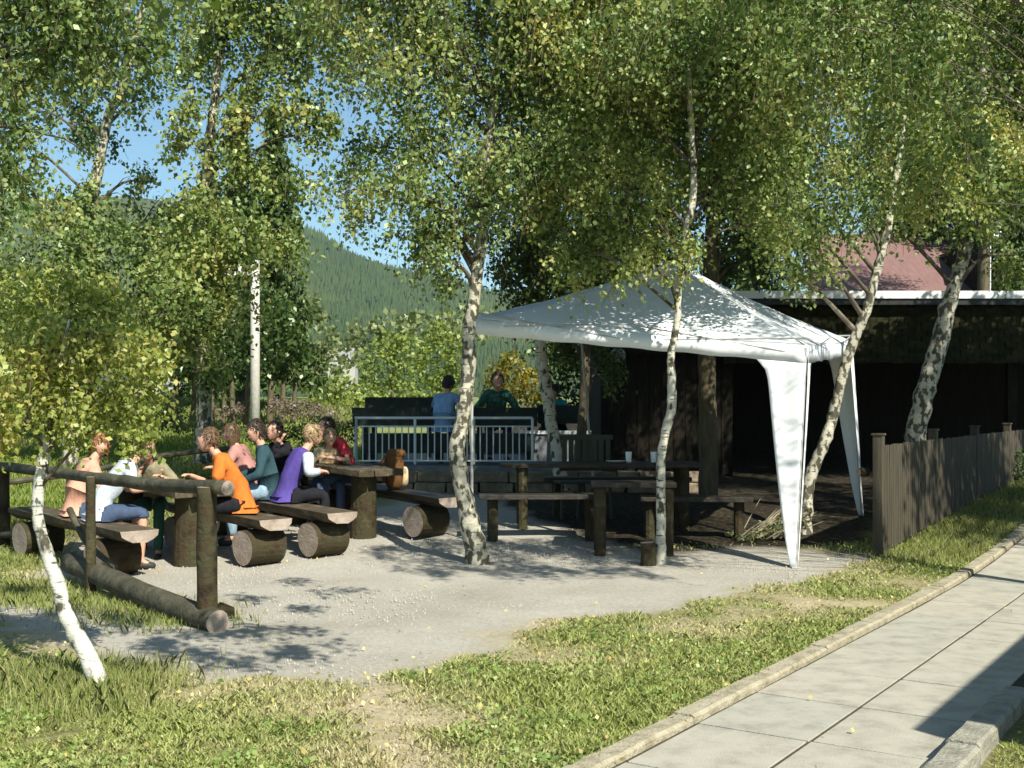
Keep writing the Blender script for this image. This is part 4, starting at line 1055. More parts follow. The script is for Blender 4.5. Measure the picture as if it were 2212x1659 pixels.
def person(label, loc, face, shirt, pants, hair, scale=1., lean=.12, side=0., lh=(-.2, .42, .32), rh=(.2, .42, .32), turn=0., nod=0., sleeve='short', hairlen=0, shoe='shoe_dark',
           vest=None, fold=0., legs=True, knee_z=.05, group='pupils and adults seated at the tables', standing=False, seat_h=.46):
    """origin on the seat; +Y is the way the person faces"""
    rt = empty('person', loc, face, label=label, cat='person', group=group); rt.scale = (scale,) * 3
    pel = Vector((0, 0, .15)); wai = Vector((side * .2, lean * .35 + .01, .27)); che = Vector((side * .6, lean * .95, .43)); nb_ = Vector((side, lean * 1.5, .57)); nk = Vector((side * 1.1, lean * 1.7 + .01, .618))
    V = [pel, wai, che, nb_, nk]; Rd = [(.07, .06), (.085, .07), (.115, .075), (.05, .05), (.05, .05)]; Ed = [(0, 1), (1, 2), (2, 3), (3, 4)]
    hc = nk + Vector((side * .1, .03 + lean * .2, .115)); V.append(hc + Vector((0, -.01, -.03))); Rd.append(.05); Ed.append((4, 5))
    sh = {}
    Va, Ea, Ra = [], [], []
    for s_, T in ((-1, lh), (1, rh)):
        S = che + (nb_ - che) * .72 + Vector((s_ * .155, 0, 0)); el_, Tw = arm_ik(S, Vector(T), s_)
        i = len(V); V += [S, S.lerp(el_, .5), el_, el_.lerp(Tw, .45), Tw]; cs = 1 if sleeve == 'short' and not vest else .72; Rd += [.045, .040 * (.85 if cs == 1 else .8), .038 * cs, .034 * cs, (.028, .023)]; Ed += [(2, i), (i, i + 1), (i + 1, i + 2), (i + 2, i + 3), (i + 3, i + 4)]
        hand(V, Ed, Rd, i + 4, Tw, Tw - el_, s_); sh[s_] = (S, el_, Tw)
    lg = {}
    hz = -seat_h / scale
    for s_ in (-1, 1):
        H = Vector((s_ * .085, .05, .10)); K = Vector((s_ * (.13 + .03 * fold), .42, .07 + knee_z * .2)); A = Vector((s_ * .12, .40 + fold * .1, hz + .09))
        i = len(V); V += [H, H.lerp(K, .5), K, K.lerp(A, .35), A]; cl = .7 if pants[0] == 'L' else 1; Rd += [.045, .05, .052 * cl, .052 * cl, .034]; Ed += [(0, i), (i, i + 1), (i + 1, i + 2), (i + 2, i + 3), (i + 3, i + 4)]
        V.append(A + Vector((s_ * .01, .07, -.045))); Rd.append((.038, .03)); V.append(A + Vector((s_ * .015, .14, -.06))); Rd.append((.036, .022)); Ed += [(i + 4, i + 5), (i + 5, i + 6)]
        lg[s_] = (H, K, A)
    vs, fs = skin_bake('body', V, Ed, Rd, 0, 1)
    hv, hf = sphere_head(1, None); HM = Matrix.Translation(hc) @ Matrix.Rotation(turn, 4, 'Z') @ Matrix.Rotation(-nod, 4, 'X')
    n0 = len(vs); vs += [tuple(HM @ Vector(v)) for v in hv]; fs += [tuple(i + n0 for i in f) for f in hf]
    mb = MB(); mb.add(vs, fs); body = mb.build('body', M['skin'], rt, smooth=True)
    # face
    for s_ in (-1, 1):
        mb = MB(); c = HM @ Vector((s_ * .030, .083, .018)); mb.tube([c + (HM.to_3x3() @ Vector((0, -.006, 0))), c + (HM.to_3x3() @ Vector((0, .004, 0)))], [.008, .005], 8); part('eye', mb, M['eye'], body)
        mb = MB(); a = HM @ Vector((s_ * .046, .078, .036)); b_ = HM @ Vector((s_ * .016, .088, .04)); mb.tube([a, b_], .0026, 5); part('eyebrow', mb, M[hair], body)
    mb = MB(); mb.tube([HM @ Vector((-.022, .080, -.058)), HM @ Vector((0, .088, -.061)), HM @ Vector((.022, .080, -.058))], [.003, .007, .003], 6); part('mouth', mb, M['lip'], body)
    # hair shell
    mb = MB(); hvs = []; nu, nv = 30, 18
    rr_ = random.Random(len(label) * 7 + int(loc[0] * 100))
    for j in range(nv + 1):
        th = (math.pi * .74) * j / nv
        for i in range(nu):
            ph = 2 * math.pi * i / nu; x = math.sin(th) * math.cos(ph); y = math.sin(th) * math.sin(ph); z = math.cos(th)
            front = max(0, y) ** 1.5
            zz_ = z
            lim = (-.38 + .92 * min(1, front + .25 * abs(x) ** 3) if not hairlen else -.6 + 1.15 * front) + .06 * math.sin(ph * 9)
            k_ = 1.12 + .05 * rr_.uniform(-1, 1) + .05 * math.sin(ph * 7 + z * 9) * math.sin(z * 14 + ph * 2)
            if z < lim: k_ = .86
            if hairlen and y < .3 and z < 0: k_ = 1.2
            X_, Y_, Z_ = x * .080 * k_, y * .098 * k_ - .006, zz_ * .118 * k_ + .006
            if hairlen and z < -.1 and y < .35: Z_ -= hairlen * min(1, (-z - .1) * 2)
            hvs.append(HM @ Vector((X_, Y_, Z_)))
    mb.add(hvs, [(j * nu + i, (j + 1) * nu + i, (j + 1) * nu + (i + 1) % nu, j * nu + (i + 1) % nu) for j in range(nv) for i in range(nu)])
    for q in range(420):
        z = rr_.uniform(-.75, 1); ph = rr_.uniform(0, 2 * math.pi); th = math.acos(z); x = math.sin(th) * math.cos(ph); y = math.sin(th) * math.sin(ph)
        front = max(0, y) ** 1.5
        lim = (-.42 + .92 * min(1, front) if not hairlen else -.6 + 1.1 * front)
        if z < lim: continue
        p0 = Vector((x * .089, y * .108 - .006, z * .130 + .006)); nrm = Vector((x, y, z))
        t = Vector((x * .8 + rr_.uniform(-.5, .5), y * .8 + rr_.uniform(-.5, .3), -.9 + z * .5)); t = (t - nrm * t.dot(nrm) * .85).normalized()
        sd_ = nrm.cross(t).normalized() * rr_.uniform(.004, .008); ln = rr_.uniform(.018, .035) + hairlen * .3
        vs_ = [p0 - sd_, p0 + sd_, p0 + t * ln * .6 + sd_ * .8 + nrm * .006, p0 + t * ln + nrm * .003, p0 + t * ln * .6 - sd_ * .8 + nrm * .006]
        mb.add([HM @ v for v in vs_], [(0, 1, 2, 3, 4)])
    part('hair', mb, M[hair], rt, smooth=True)
    # shirt
    def grow(extra): return [tuple(q + extra for q in (z_ if hasattr(z_, '__len__') else (z_, z_))) for z_ in Rd]
    tor = vest or shirt
    V2 = [Vector((0, .0, .075)), pel.copy(), wai, che, nb_ + (nb_ - che) * .10]; R2 = [(.138, .12), (.142, .12), (.14, .112), (.15, .112), (.07, .065)]; E2 = [(0, 1), (1, 2), (2, 3), (3, 4)]
    for s_ in (-1, 1):
        S, el_, Tw = sh[s_]; i = len(V2)
        if vest:
            V5 = [S + Vector((-s_ * .02, 0, 0)), S.lerp(el_, .5), el_, el_.lerp(Tw, .5), el_.lerp(Tw, .93)]
            v5, f5 = skin_bake('sleeve', V5, [(0, 1), (1, 2), (2, 3), (3, 4)], [.08, .066, .056, .05, .042], 0, 1); m5 = MB(); m5.add(v5, f5); part('sleeve', m5, M[shirt], rt, smooth=True)
            V2 += [S + Vector((-s_ * .03, 0, .0))]; R2 += [.078]; E2 += [(3, i)]
        elif sleeve == 'none': V2 += [S + Vector((s_ * .01, 0, .0))]; R2 += [.07]; E2 += [(3, i)]
        elif sleeve == 'short': V2 += [S, S.lerp(el_, .45), S.lerp(el_, .8)]; R2 += [.078, .068, .066]; E2 += [(3, i), (i, i + 1), (i + 1, i + 2)]
        else: V2 += [S, S.lerp(el_, .5), el_, el_.lerp(Tw, .5), el_.lerp(Tw, .93)]; R2 += [.078, .064, .056, .05, .042]; E2 += [(3, i)] + [(i + q, i + q + 1) for q in range(4)]
    vs, fs = skin_bake('shirt', V2, E2, R2, 1, 1)
    # folds
    vs = [tuple(Vector(v) + Vector((math.sin(v[2] * 38 + v[0] * 21), math.sin(v[2] * 31 + v[1] * 25 + 1), 0)) * .005) for v in vs]
    mb = MB(); mb.add(vs, fs); part('vest' if vest else 'shirt', mb, M[tor], rt, smooth=True)
    if legs:
        V4 = [Vector((0, 0, .15)), Vector((0, .0, .085))]; R4 = [(.13, .11), (.145, .12)]; E4 = [(0, 1)]
        for s_ in (-1, 1):
            H, K, A = lg[s_]; i = len(V4); end = A if pants[0] == 'L' else K.lerp(A, .12)
            V4 += [H, H.lerp(K, .5), K, K.lerp(end, .5), end]; R4 += [.092, .088, .072, .068 if pants[0] == 'L' else .07, .055 if pants[0] == 'L' else .07]; E4 += [(1, i)] + [(i + q, i + q + 1) for q in range(4)]
        vs, fs = skin_bake('trousers', V4, E4, R4, 1, 1); mb = MB(); mb.add(vs, fs); part('trousers' if pants[0] == 'L' else 'shorts', mb, M[pants[1]], rt, smooth=True)
        for s_ in (-1, 1):
            A = lg[s_][2]; vs, fs = skin_bake('shoe', [A + Vector((0, -.03, -.045)), A + Vector((s_ * .005, .05, -.05)), A + Vector((s_ * .015, .15, -.06))], [(0, 1), (1, 2)], [(.042, .042), (.045, .042), (.042, .03)], 1, 1)
            mb = MB(); mb.add(vs, fs); part('shoe', mb, M[shoe], rt, smooth=True)
    return rt
def seat_pt(near, s, off=0, h=.46):
    p = Vector((near[0], near[1], 0)) + E * s + NN * off; return (p.x, p.y, gz(p.x, p.y) + h)
A1, A2, B1, B2 = (-3.3, 10.25), (-2.25, 11.0), (-1.68, 11.42), (-.66, 12.42)
NF = math.atan2(NN.y, NN.x) - math.pi / 2        # facing along +N
person('boy in a peach T-shirt with reddish hair, leftmost sitter, face turned to the viewer', seat_pt(A1, 1.32), NF - .2, 'peach', ('S', 'denim'), 'hair_red', .93, lean=.12, turn=-1.6, lh=(-.2, .38, .33), rh=(.2, .4, .33), hairlen=.02)
person('boy in a pale blue white T-shirt seen from behind, bending over the left table', seat_pt(A1, .84), NF - .25, 'offwhite', ('S', 'denim'), 'hair_brown', .95, lean=.22, nod=-.35, lh=(-.1, .52, .36), rh=(.22, .5, .34))
person('child in khaki at the far end of the left table behind the railing', (X(335, 11.9), 11.9, gz(X(335, 11.9), 11.9) + .42), math.pi + .1, 'khaki', ('L', 'green'), 'hair_brown', .84, lean=.2, nod=-.5, sleeve='long', lh=(-.18, .4, .42), rh=(.1, .35, .5))
person('boy in an orange T-shirt sitting sideways with his forearm on his knee', seat_pt(A2, .52), math.pi / 2 + .12, 'orange', ('S', 'blackcl'), 'hair_brown', .99, lean=.17, nod=-.3, turn=.1, lh=(-.14, .43, .16), rh=(.04, .50, .37), shoe='shoe_white')
person('person in a dark teal jacket and pale jeans sitting behind the boy in orange', seat_pt(B1, 1.25), NF + 2.6, 'teal', ('L', 'denim_light'), 'hair_dark', 1.0, lean=.06, turn=.6, sleeve='long', lh=(-.2, .35, .2), rh=(.25, .35, .25))
person('girl in dusty pink half hidden behind the boy in orange', (X(541, 12.9), 12.9, gz(-2.9, 12.9) + .46), NF + 2.2, 'pinkcl', ('L', 'denim'), 'hair_brown', .88, lean=.12, turn=.4, hairlen=.06)
person('black haired child in black holding a hand to the pale face', (X(630, 13.1), 13.1, gz(-2.7, 13.1) + .44), -.5 + math.pi, 'blackcl', ('L', 'blackcl'), 'hair_dark', .93, lean=.15, nod=-.5, sleeve='long', lh=(-.05, .28, .62), rh=(.15, .4, .35))
person('fair haired child in a purple vest with pale sleeves sitting on the middle log bench', seat_pt(B1, 1.0), NF - .2, 'offwhite', ('L', 'blackcl'), 'hair_fair', .97, lean=.16, nod=-.3, vest='purple', lh=(-.16, .36, .34), rh=(.18, .34, .34), sleeve='long')
person('small child in tan seen between the purple vest and the red shirt', (X(706, 13.2), 13.2, gz(-2.1, 13.2) + .44), math.pi + .3, 'tan', ('L', 'denim'), 'hair_fair', .82, lean=.15, nod=-.3)
person('black haired child in a red T-shirt leaning on the right log table', (X(757, 13.25), 13.25, gz(-1.9, 13.25) + .5), NF + math.pi - .2, 'red', ('L', 'denim'), 'hair_dark', .9, lean=.16, nod=-.5, lh=(-.22, .4, .36), rh=(.22, .4, .36))
tgrp = 'people on the terrace'
person('person in light blue on the terrace, seen from behind left of the thick birch', (X(958, 17.25), 17.2, ZT + .43), -.5, 'blue', ('L', 'denim'), 'hair_dark', 1.0, lean=.06, hairlen=0, group=tgrp)
person('brown haired person in green and blue seated at the terrace table under the golden shrub', (X(1071, 18.0), 18.0, ZT + .45), math.pi + .1, 'green', ('L', 'denim'), 'hair_brown', 1.06, lean=.14, nod=-.3, sleeve='long', group=tgrp)
person('dark haired person in a teal top seated at the right end of the terrace', (X(1207, 18.7), 18.7, ZT + .40), math.pi - .5, 'tealgreen', ('L', 'blackcl'), 'hair_dark', .92, lean=.1, sleeve='long', group=tgrp)

# rucksack
def rucksack(label, x, y, z, rz, m1, m2, s=1.):
    o = empty('rucksack', (x, y, z), rz, label=label, cat='rucksack'); o.scale = (s,) * 3
    def blob(nm, c, sz, m, par):
        mb = MB(); vs = []; nu, nv = 14, 10
        for j in range(nv + 1):
            th = math.pi * j / nv
            for i in range(nu):
                ph = 2 * math.pi * i / nu; f_ = lambda v: math.copysign(abs(v) ** .6, v)
                vs.append((c[0] + f_(math.sin(th) * math.cos(ph)) * sz[0], c[1] + f_(math.sin(th) * math.sin(ph)) * sz[1], c[2] + f_(math.cos(th)) * sz[2]))
        mb.add(vs, [(j * nu + i, (j + 1) * nu + i, (j + 1) * nu + (i + 1) % nu, j * nu + (i + 1) % nu) for j in range(nv) for i in range(nu)]); return part(nm, mb, m, par, smooth=True)
    blob('bag', (0, 0, .22), (.15, .10, .22), m1, o); blob('pocket', (0, -.10, .14), (.11, .05, .11), m2, o); blob('flap', (0, -.02, .39), (.145, .1, .05), m1, o)
    for s_ in (-1, 1):
        mb = MB(); mb.tube([(s_ * .07, .09, .36), (s_ * .08, .16, .24), (s_ * .08, .1, .08)], .014, 6); part('strap', mb, m1, o)
p = seat_pt(B2, .95); rucksack('brown rucksack with tan pocket standing on the bench right of the log table', p[0], p[1], p[2] + .002, EANG - .6, M['brown'], M['tan'], 1.05)

# ------------------------------------------------------------------ birches near the picnic place
NLEAF = 0
def T(*a, **k):
    global NLEAF
    r_, n_ = tree(*a, **k); NLEAF += n_; return r_
LB, LY, LD = M['leaf_birch'], M['leaf_yellow'], M['leaf_dark']
# A: young leaning birch, near left
T('young_birch', 'slender young birch leaning at the near left with a low yellowish crown', [(228, 1530, 6.3), (190, 1420, 6.38), (148, 1335, 6.45), (118, 1240, 6.5), (88, 1150, 6.5), (80, 1090, 6.5), (93, 1000, 6.5), (104, 930, 6.5), (112, 850, 6.45), (135, 760, 6.4), (150, 690, 6.4)],
  [.062, .05, .044, .04, .032, .032, .034, .024, .018, .012, .006],
  [(60, 760, 6.4, .22), (160, 720, 6.4, .24), (260, 780, 6.3, .22), (110, 850, 6.2, .24), (220, 870, 6.5, .2), (20, 870, 6.6, .2), (300, 870, 6.4, .13), (200, 660, 6.6, .2), (60, 660, 6.7, .2), (285, 930, 6.3, .1), (30, 930, 6.3, .1)],
  M['leaf_young'], M['birch_white'], size=.030, lai=1.7, seed=21, strand=.3, group='birch trees round the picnic place', kbranch=.35)
# B: thick birch left of the canopy
T('birch_tree', 'thick rough barked birch standing in the gravel at the left corner of the canopy', [(1035, 1228, 11.25), (1020, 1150, 11.25), (1000, 1060, 11.25), (988, 970, 11.25), (1003, 880, 11.25), (1012, 790, 11.3), (1014, 700, 11.3), (1030, 600, 11.3), (1043, 480, 11.3), (1047, 370, 11.35), (1062, 250, 11.4), (1077, 130, 11.4), (1085, 0, 11.4), (1090, -200, 11.4), (1100, -450, 11.4), (1100, -700, 11.4)],
  [.125, .105, .088, .080, .074, .070, .066, .062, .056, .052, .048, .044, .036, .028, .018, .008],
  [(905, 160, 11.2, .5), (830, 80, 11.6, .5), (960, 60, 11.4, .45), (1120, 60, 12.0, .5), (1150, 220, 11.7, .4), (760, 420, 11.3, .30, .22), (850, 440, 11.0, .32, .24), (900, 330, 11.4, .32), (940, 420, 11.2, .34), (980, 530, 11.2, .26), (905, 520, 11.6, .24, .2), (1100, 420, 11.7, .36), (1120, 330, 11.0, .35),
   (960, 250, 11.6, .36), (800, 330, 11.7, .2, .25), (1180, 130, 11.3, .45), (980, 590, 11.1, .2, .16), (700, 20, 11.5, .4), (980, -200, 11.3, .9), (1200, -260, 11.4, .9), (820, -260, 11.4, .8), (1080, -550, 11.4, .9)],
  LB, M['birch_dark'], size=.046, lai=1.7, seed=22)
# C: thin bent birch in front of the canopy
T('birch_tree', 'thin bent pale birch in front of the canopy roof', [(1428, 1235, 11.25), (1427, 1150, 11.25), (1428, 1060, 11.25), (1428, 990, 11.25), (1436, 940, 11.25), (1449, 890, 11.25), (1451, 820, 11.25), (1449, 770, 11.25), (1462, 700, 11.22), (1465, 630, 11.2), (1478, 560, 11.2), (1484, 490, 11.2), (1497, 430, 11.2), (1498, 340, 11.2), (1491, 250, 11.2), (1488, 150, 11.2), (1481, 50, 11.2), (1480, -150, 11.2), (1485, -420, 11.2)],
  [.06, .047, .044, .044, .042, .046, .04, .038, .035, .035, .033, .035, .038, .028, .028, .024, .022, .016, .007],
  [(1250, 90, 11.2, .5), (1370, 180, 11.5, .45), (1520, 130, 12.0, .45), (1640, 80, 11.5, .5), (1610, 260, 11.7, .5), (1420, 320, 11.9, .42), (1300, 260, 11.3, .45), (1570, 400, 11.8, .4), (1680, 380, 11.1, .38), (1340, 420, 11.3, .38), (1210, 420, 11.4, .36), (1650, 500, 11.3, .26), (1400, 500, 11.6, .3),
   (1500, 560, 10.9, .16, .14), (1385, 600, 11.0, .2, .16), (1250, 560, 11.5, .25), (1750, 200, 11.1, .4), (1400, -150, 11.2, .9), (1650, -180, 11.2, .9), (1480, -450, 11.2, .9), (1150, 20, 11, .4)],
  LY, M['birch'], size=.046, lai=1.75, seed=23)
# D: leaning thin birch right of canopy
T('birch_tree', 'thin birch leaning right past the back corner of the canopy', [(1738, 1165, 12.9), (1742, 1090, 12.9), (1750, 1030, 12.95), (1775, 970, 12.95), (1800, 900, 13), (1815, 830, 13), (1840, 750, 13), (1872, 670, 13), (1893, 590, 13), (1915, 500, 13), (1932, 400, 13), (1950, 280, 13), (1962, 120, 13), (1975, -60, 13), (1990, -350, 13)],
  [.085, .075, .07, .065, .06, .058, .055, .052, .05, .048, .045, .04, .034, .024, .01],
  [(1770, 420, 12.6, .36), (1850, 380, 12.8, .36), (1740, 520, 12.5, .26), (1820, 480, 12.6, .22), (1750, 590, 12.5, .18), (1700, 300, 12.8, .38), (1900, 180, 12.8, .45), (1960, 60, 12.9, .5), (1800, 90, 12.9, .45), (1690, 600, 12.6, .15), (1990, -250, 13, .9), (1830, -250, 13, .8), (1680, 450, 12.8, .25)],
  LB, M['birch_dark'], size=.046, lai=1.8, seed=24)
# E: thick leaning birch behind the fence
T('birch_tree', 'thick birch leaning right behind the picket fence', [(1962, 1120, 14.5), (1972, 1000, 14.5), (1985, 910, 14.5), (2000, 840, 14.5), (2022, 770, 14.5), (2038, 700, 14.5), (2060, 620, 14.5), (2082, 550, 14.5), (2096, 450, 14.5), (2108, 330, 14.5), (2120, 200, 14.5), (2130, 50, 14.5), (2140, -150, 14.5), (2150, -400, 14.5)],
  [.16, .135, .13, .12, .115, .105, .09, .08, .075, .07, .06, .05, .035, .015],
  [(2020, 300, 14.0, .5), (1950, 360, 13.8, .42), (2080, 350, 13.9, .5), (2140, 300, 14.2, .4), (1920, 300, 14, .35), (2060, 450, 13.9, .34), (2140, 430, 14, .32), (1960, 440, 14.2, .24), (2120, 500, 13.9, .16), (2190, 150, 14.6, .5), (2040, 80, 14.6, .5), (2180, -100, 14.5, 1.0), (2000, -150, 14.5, 1.1), (1850, -230, 14.6, 1.1), (2200, 560, 14.5, .2), (1900, 500, 14, .2)],
  LY, M['birch_dark'], size=.05, lai=1.8, seed=25)
# F,G,H behind the canopy: darker crowns filling the middle
T('birch_tree', 'brown trunked tree behind the canopy seen through its opening', [(1535, 1180, 15.4), (1530, 1000, 15.4), (1528, 850, 15.4), (1530, 700, 15.4), (1540, 500, 15.4), (1550, 250, 15.4), (1560, 0, 15.4), (1570, -300, 15.4)],
  [.14, .125, .12, .11, .1, .08, .06, .02],
  [(1350, 350, 15.2, .65), (1500, 420, 15.5, .6), (1620, 330, 15.4, .65), (1550, 200, 15.8, .7), (1400, 150, 15.6, .7), (1660, 520, 15.2, .34), (1600, 580, 15.6, .26), (1450, 530, 15.4, .4), (1340, 560, 15.4, .42), (1700, 150, 15.6, .6), (1560, -100, 15.4, 1.0), (1300, -80, 15.4, 1.0)],
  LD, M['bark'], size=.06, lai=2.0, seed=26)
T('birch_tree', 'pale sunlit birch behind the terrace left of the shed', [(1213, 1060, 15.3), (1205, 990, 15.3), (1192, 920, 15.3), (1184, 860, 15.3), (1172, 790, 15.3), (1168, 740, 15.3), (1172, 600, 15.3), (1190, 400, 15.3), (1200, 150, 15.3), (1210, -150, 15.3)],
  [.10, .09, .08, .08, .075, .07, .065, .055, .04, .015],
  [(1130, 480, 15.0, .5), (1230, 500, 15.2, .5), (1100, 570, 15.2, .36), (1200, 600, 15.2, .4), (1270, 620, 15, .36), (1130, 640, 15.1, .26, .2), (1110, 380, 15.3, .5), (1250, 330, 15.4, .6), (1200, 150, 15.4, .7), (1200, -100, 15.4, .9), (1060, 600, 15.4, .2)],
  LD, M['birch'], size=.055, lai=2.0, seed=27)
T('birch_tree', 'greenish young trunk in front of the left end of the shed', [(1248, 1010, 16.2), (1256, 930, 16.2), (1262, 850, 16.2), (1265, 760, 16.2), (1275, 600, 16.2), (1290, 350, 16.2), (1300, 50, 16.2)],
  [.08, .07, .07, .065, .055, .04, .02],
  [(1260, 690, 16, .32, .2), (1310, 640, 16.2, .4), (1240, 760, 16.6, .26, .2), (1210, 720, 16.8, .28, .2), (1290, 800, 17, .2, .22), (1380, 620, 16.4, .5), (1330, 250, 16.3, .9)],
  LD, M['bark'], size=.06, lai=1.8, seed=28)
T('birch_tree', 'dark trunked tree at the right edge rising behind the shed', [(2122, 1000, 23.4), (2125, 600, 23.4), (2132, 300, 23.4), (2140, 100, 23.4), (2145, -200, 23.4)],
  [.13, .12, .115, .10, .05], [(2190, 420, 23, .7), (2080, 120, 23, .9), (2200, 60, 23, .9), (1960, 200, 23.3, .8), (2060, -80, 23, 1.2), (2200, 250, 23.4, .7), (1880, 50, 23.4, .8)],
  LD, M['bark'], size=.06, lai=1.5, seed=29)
# left side, middle distance
T('birch_tree', 'tall loose crowned birch at the far left with pale upper trunk', [(150, 1010, 19), (160, 850, 19), (166, 650, 19), (178, 540, 19), (205, 400, 19), (235, 250, 19), (262, 200, 19), (300, 60, 19), (330, -100, 19), (350, -300, 19)],
  [.13, .12, .11, .1, .09, .075, .07, .05, .03, .012],
  [(60, 560, 18.6, .8), (200, 520, 19, .75), (330, 560, 18.8, .7), (20, 430, 19, .5), (120, 640, 18.6, .8), (290, 640, 18.6, .75), (40, 680, 19, .8), (200, 330, 19.4, .38), (60, 250, 19, .5), (330, 220, 19, .42), (230, 130, 19.2, .55), (90, 80, 19, .7), (370, 80, 19.2, .65), (330, 400, 19.5, .3), (30, 330, 19.3, .3), (150, 430, 19.2, .3), (420, 480, 19.4, .55), (250, -60, 19, .9), (50, -80, 19, .9), (150, 250, 19.4, .4), (180, 20, 19, .6), (130, 160, 19, .4), (170, 600, 18.4, .4), (210, 430, 18.6, .3), (400, 620, 19, .6)],
  LB, M['birch_dark'], size=.075, lai=1.2, seed=30, twigs=4)
T('birch_tree', 'broad birch with bright leaves left of the utility pole', [(438, 1000, 17), (440, 850, 17), (436, 700, 17), (445, 550, 17), (450, 350, 17), (470, 150, 17), (480, -50, 17), (490, -300, 17)],
  [.12, .11, .1, .095, .08, .06, .04, .012],
  [(420, 560, 16.8, .6), (500, 560, 16.6, .42), (440, 680, 16.6, .55), (480, 690, 16.8, .34), (340, 700, 16.8, .5), (470, 480, 17, .55), (580, 520, 17, .38), (500, 370, 17.2, .42), (420, 320, 17, .3), (600, 150, 17, .5), (520, 60, 17, .6), (640, 30, 17, .55), (400, 760, 16.8, .34, .26), (455, 800, 16.9, .3, .2), (450, 160, 17.2, .32), (700, 110, 17, .45), (660, 250, 17.2, .36), (560, 260, 17, .45), (700, 300, 17.3, .22), (450, 450, 16.5, .3), (450, 250, 16.6, .3), (430, 640, 16.3, .4), (470, 60, 16.7, .4), (620, 400, 17.4, .25), (560, -100, 17, .9), (420, -120, 17, .8), (700, -120, 17, .8)],
  LY, M['birch_dark'], size=.07, lai=1.75, seed=31, twigs=4)
# overhanging branches of a birch whose trunk stands left of the picture
T('birch_tree', 'near birch whose branches hang into the upper left corner', [(-420, 1500, 8.5), (-410, 900, 8.5), (-380, 400, 8.6), (-330, 0, 8.6), (-280, -400, 8.6)],
  [.16, .14, .12, .09, .03],
  [(30, 60, 8.8, .30), (130, 120, 8.6, .26), (60, 200, 8.7, .22), (230, 60, 8.9, .24), (-60, 200, 8.6, .35), (20, 380, 8.8, .2), (-80, 450, 8.6, .3), (330, 110, 9, .2), (150, 20, 8.7, .3), (90, 300, 8.8, .14), (-100, -100, 8.6, .7), (200, -150, 8.6, .6)],
  LB, M['birch'], size=.045, lai=1.4, seed=32)

def WX(x, y, z):
    "place in metres -> the (px, py, d) triple tree() takes"
    return (CX + x / y * F, HY - (z - CAMZ) / y * F, y)
def WL(x, y, z, r_, *k): return (*WX(x, y, z), r_, *k)
FLc, FRc = (-.43, 12.4), (2.7, 11.03)
def SH(px, py, h, r_, z=None):
    "crown lobe whose shadow falls on the ground seen at (px, py)"
    g_ = Vector((*G(px, py), 0)); g_.z = gz(g_.x, g_.y); p = g_ + sd * (h / sd.z)
    return (*WX(p.x, p.y, p.z), r_ * 1.1, r_ * .75, 1.7)
T('birch_tree', 'birch right of the pavement whose bright leafy branches reach in at the upper right', [WX(5.6, 8.5, -.1), WX(5.62, 8.5, 1.5), WX(5.5, 8.5, 3.2), WX(5.3, 8.5, 5), WX(5.1, 8.5, 7.5)],
  [.075, .07, .06, .045, .012],
  [WL(2.7, 8.4, 3.75, .42), WL(2.0, 8.5, 3.95, .4), WL(3.2, 8.7, 4.0, .4), WL(3.3, 8.5, 3.3, .26), WL(3.0, 8.9, 3.1, .22, .16), WL(5, 8.5, 6.2, .6)]
  + [SH(*q) for q in [(850, 1195, 4.5, .28), (930, 1225, 4.5, .26), (1000, 1240, 4.5, .24), (1080, 1225, 4.5, .26), (1160, 1235, 4.6, .2), (1250, 1230, 4.6, .26), (1340, 1240, 4.6, .2), (960, 1180, 4.6, .3), (1100, 1185, 4.6, .3), (1220, 1180, 4.7, .3), (1330, 1190, 4.7, .3), (1420, 1215, 4.7, .2), (870, 1150, 4.7, .25), (1850, 1200, 4.2, .14), (1000, 1130, 4.8, .3)]]
  + [WL(*(Vector((FLc[0] * (1 - u_) + FRc[0] * u_, FLc[1] * (1 - u_) + FRc[1] * u_ + w_, 2.45 + w_ * .55)) + sd * (2.3 / sd.z)), .33, .26, 1.8) for u_, w_ in ((.05, .1), (.2, .15), (.35, .15), (.2, .5), (.35, .6), (.5, .45), (.5, .95), (.62, .9), (.42, 1.1), (.72, 1.0), (.62, 1.3))],
  LB, M['birch'], size=.042, lai=1.0, seed=33, kbranch=.25)
T('birch_tree', 'birch beside the viewer dappling the gravel at the left', [WX(-3.4, 2.4, -.1), WX(-3.3, 2.4, 2), WX(-3.0, 2.5, 4), WX(-2.6, 2.6, 6.5)], [.1, .09, .07, .02],
  [SH(*q) for q in [(470, 1440, 3.5, .12), (560, 1425, 3.5, .16), (640, 1400, 3.5, .13), (600, 1350, 3.6, .18), (500, 1370, 3.6, .2), (410, 1400, 3.6, .18), (320, 1390, 3.7, .2), (240, 1350, 3.7, .2), (400, 1330, 3.8, .15), (500, 1290, 3.9, .12), (680, 1310, 3.9, .14), (730, 1275, 4.0, .12),
   (60, 1370, 3.7, .2), (-20, 1350, 3.7, .24), (-120, 1360, 3.7, .3), (150, 1320, 3.8, .2), (640, 1260, 4, .1), (20, 1290, 3.9, .2), (700, 1395, 3.6, .08), (300, 1450, 3.5, .1)]],
  LB, M['birch'], size=.055, lai=1.0, seed=34, kbranch=.1)
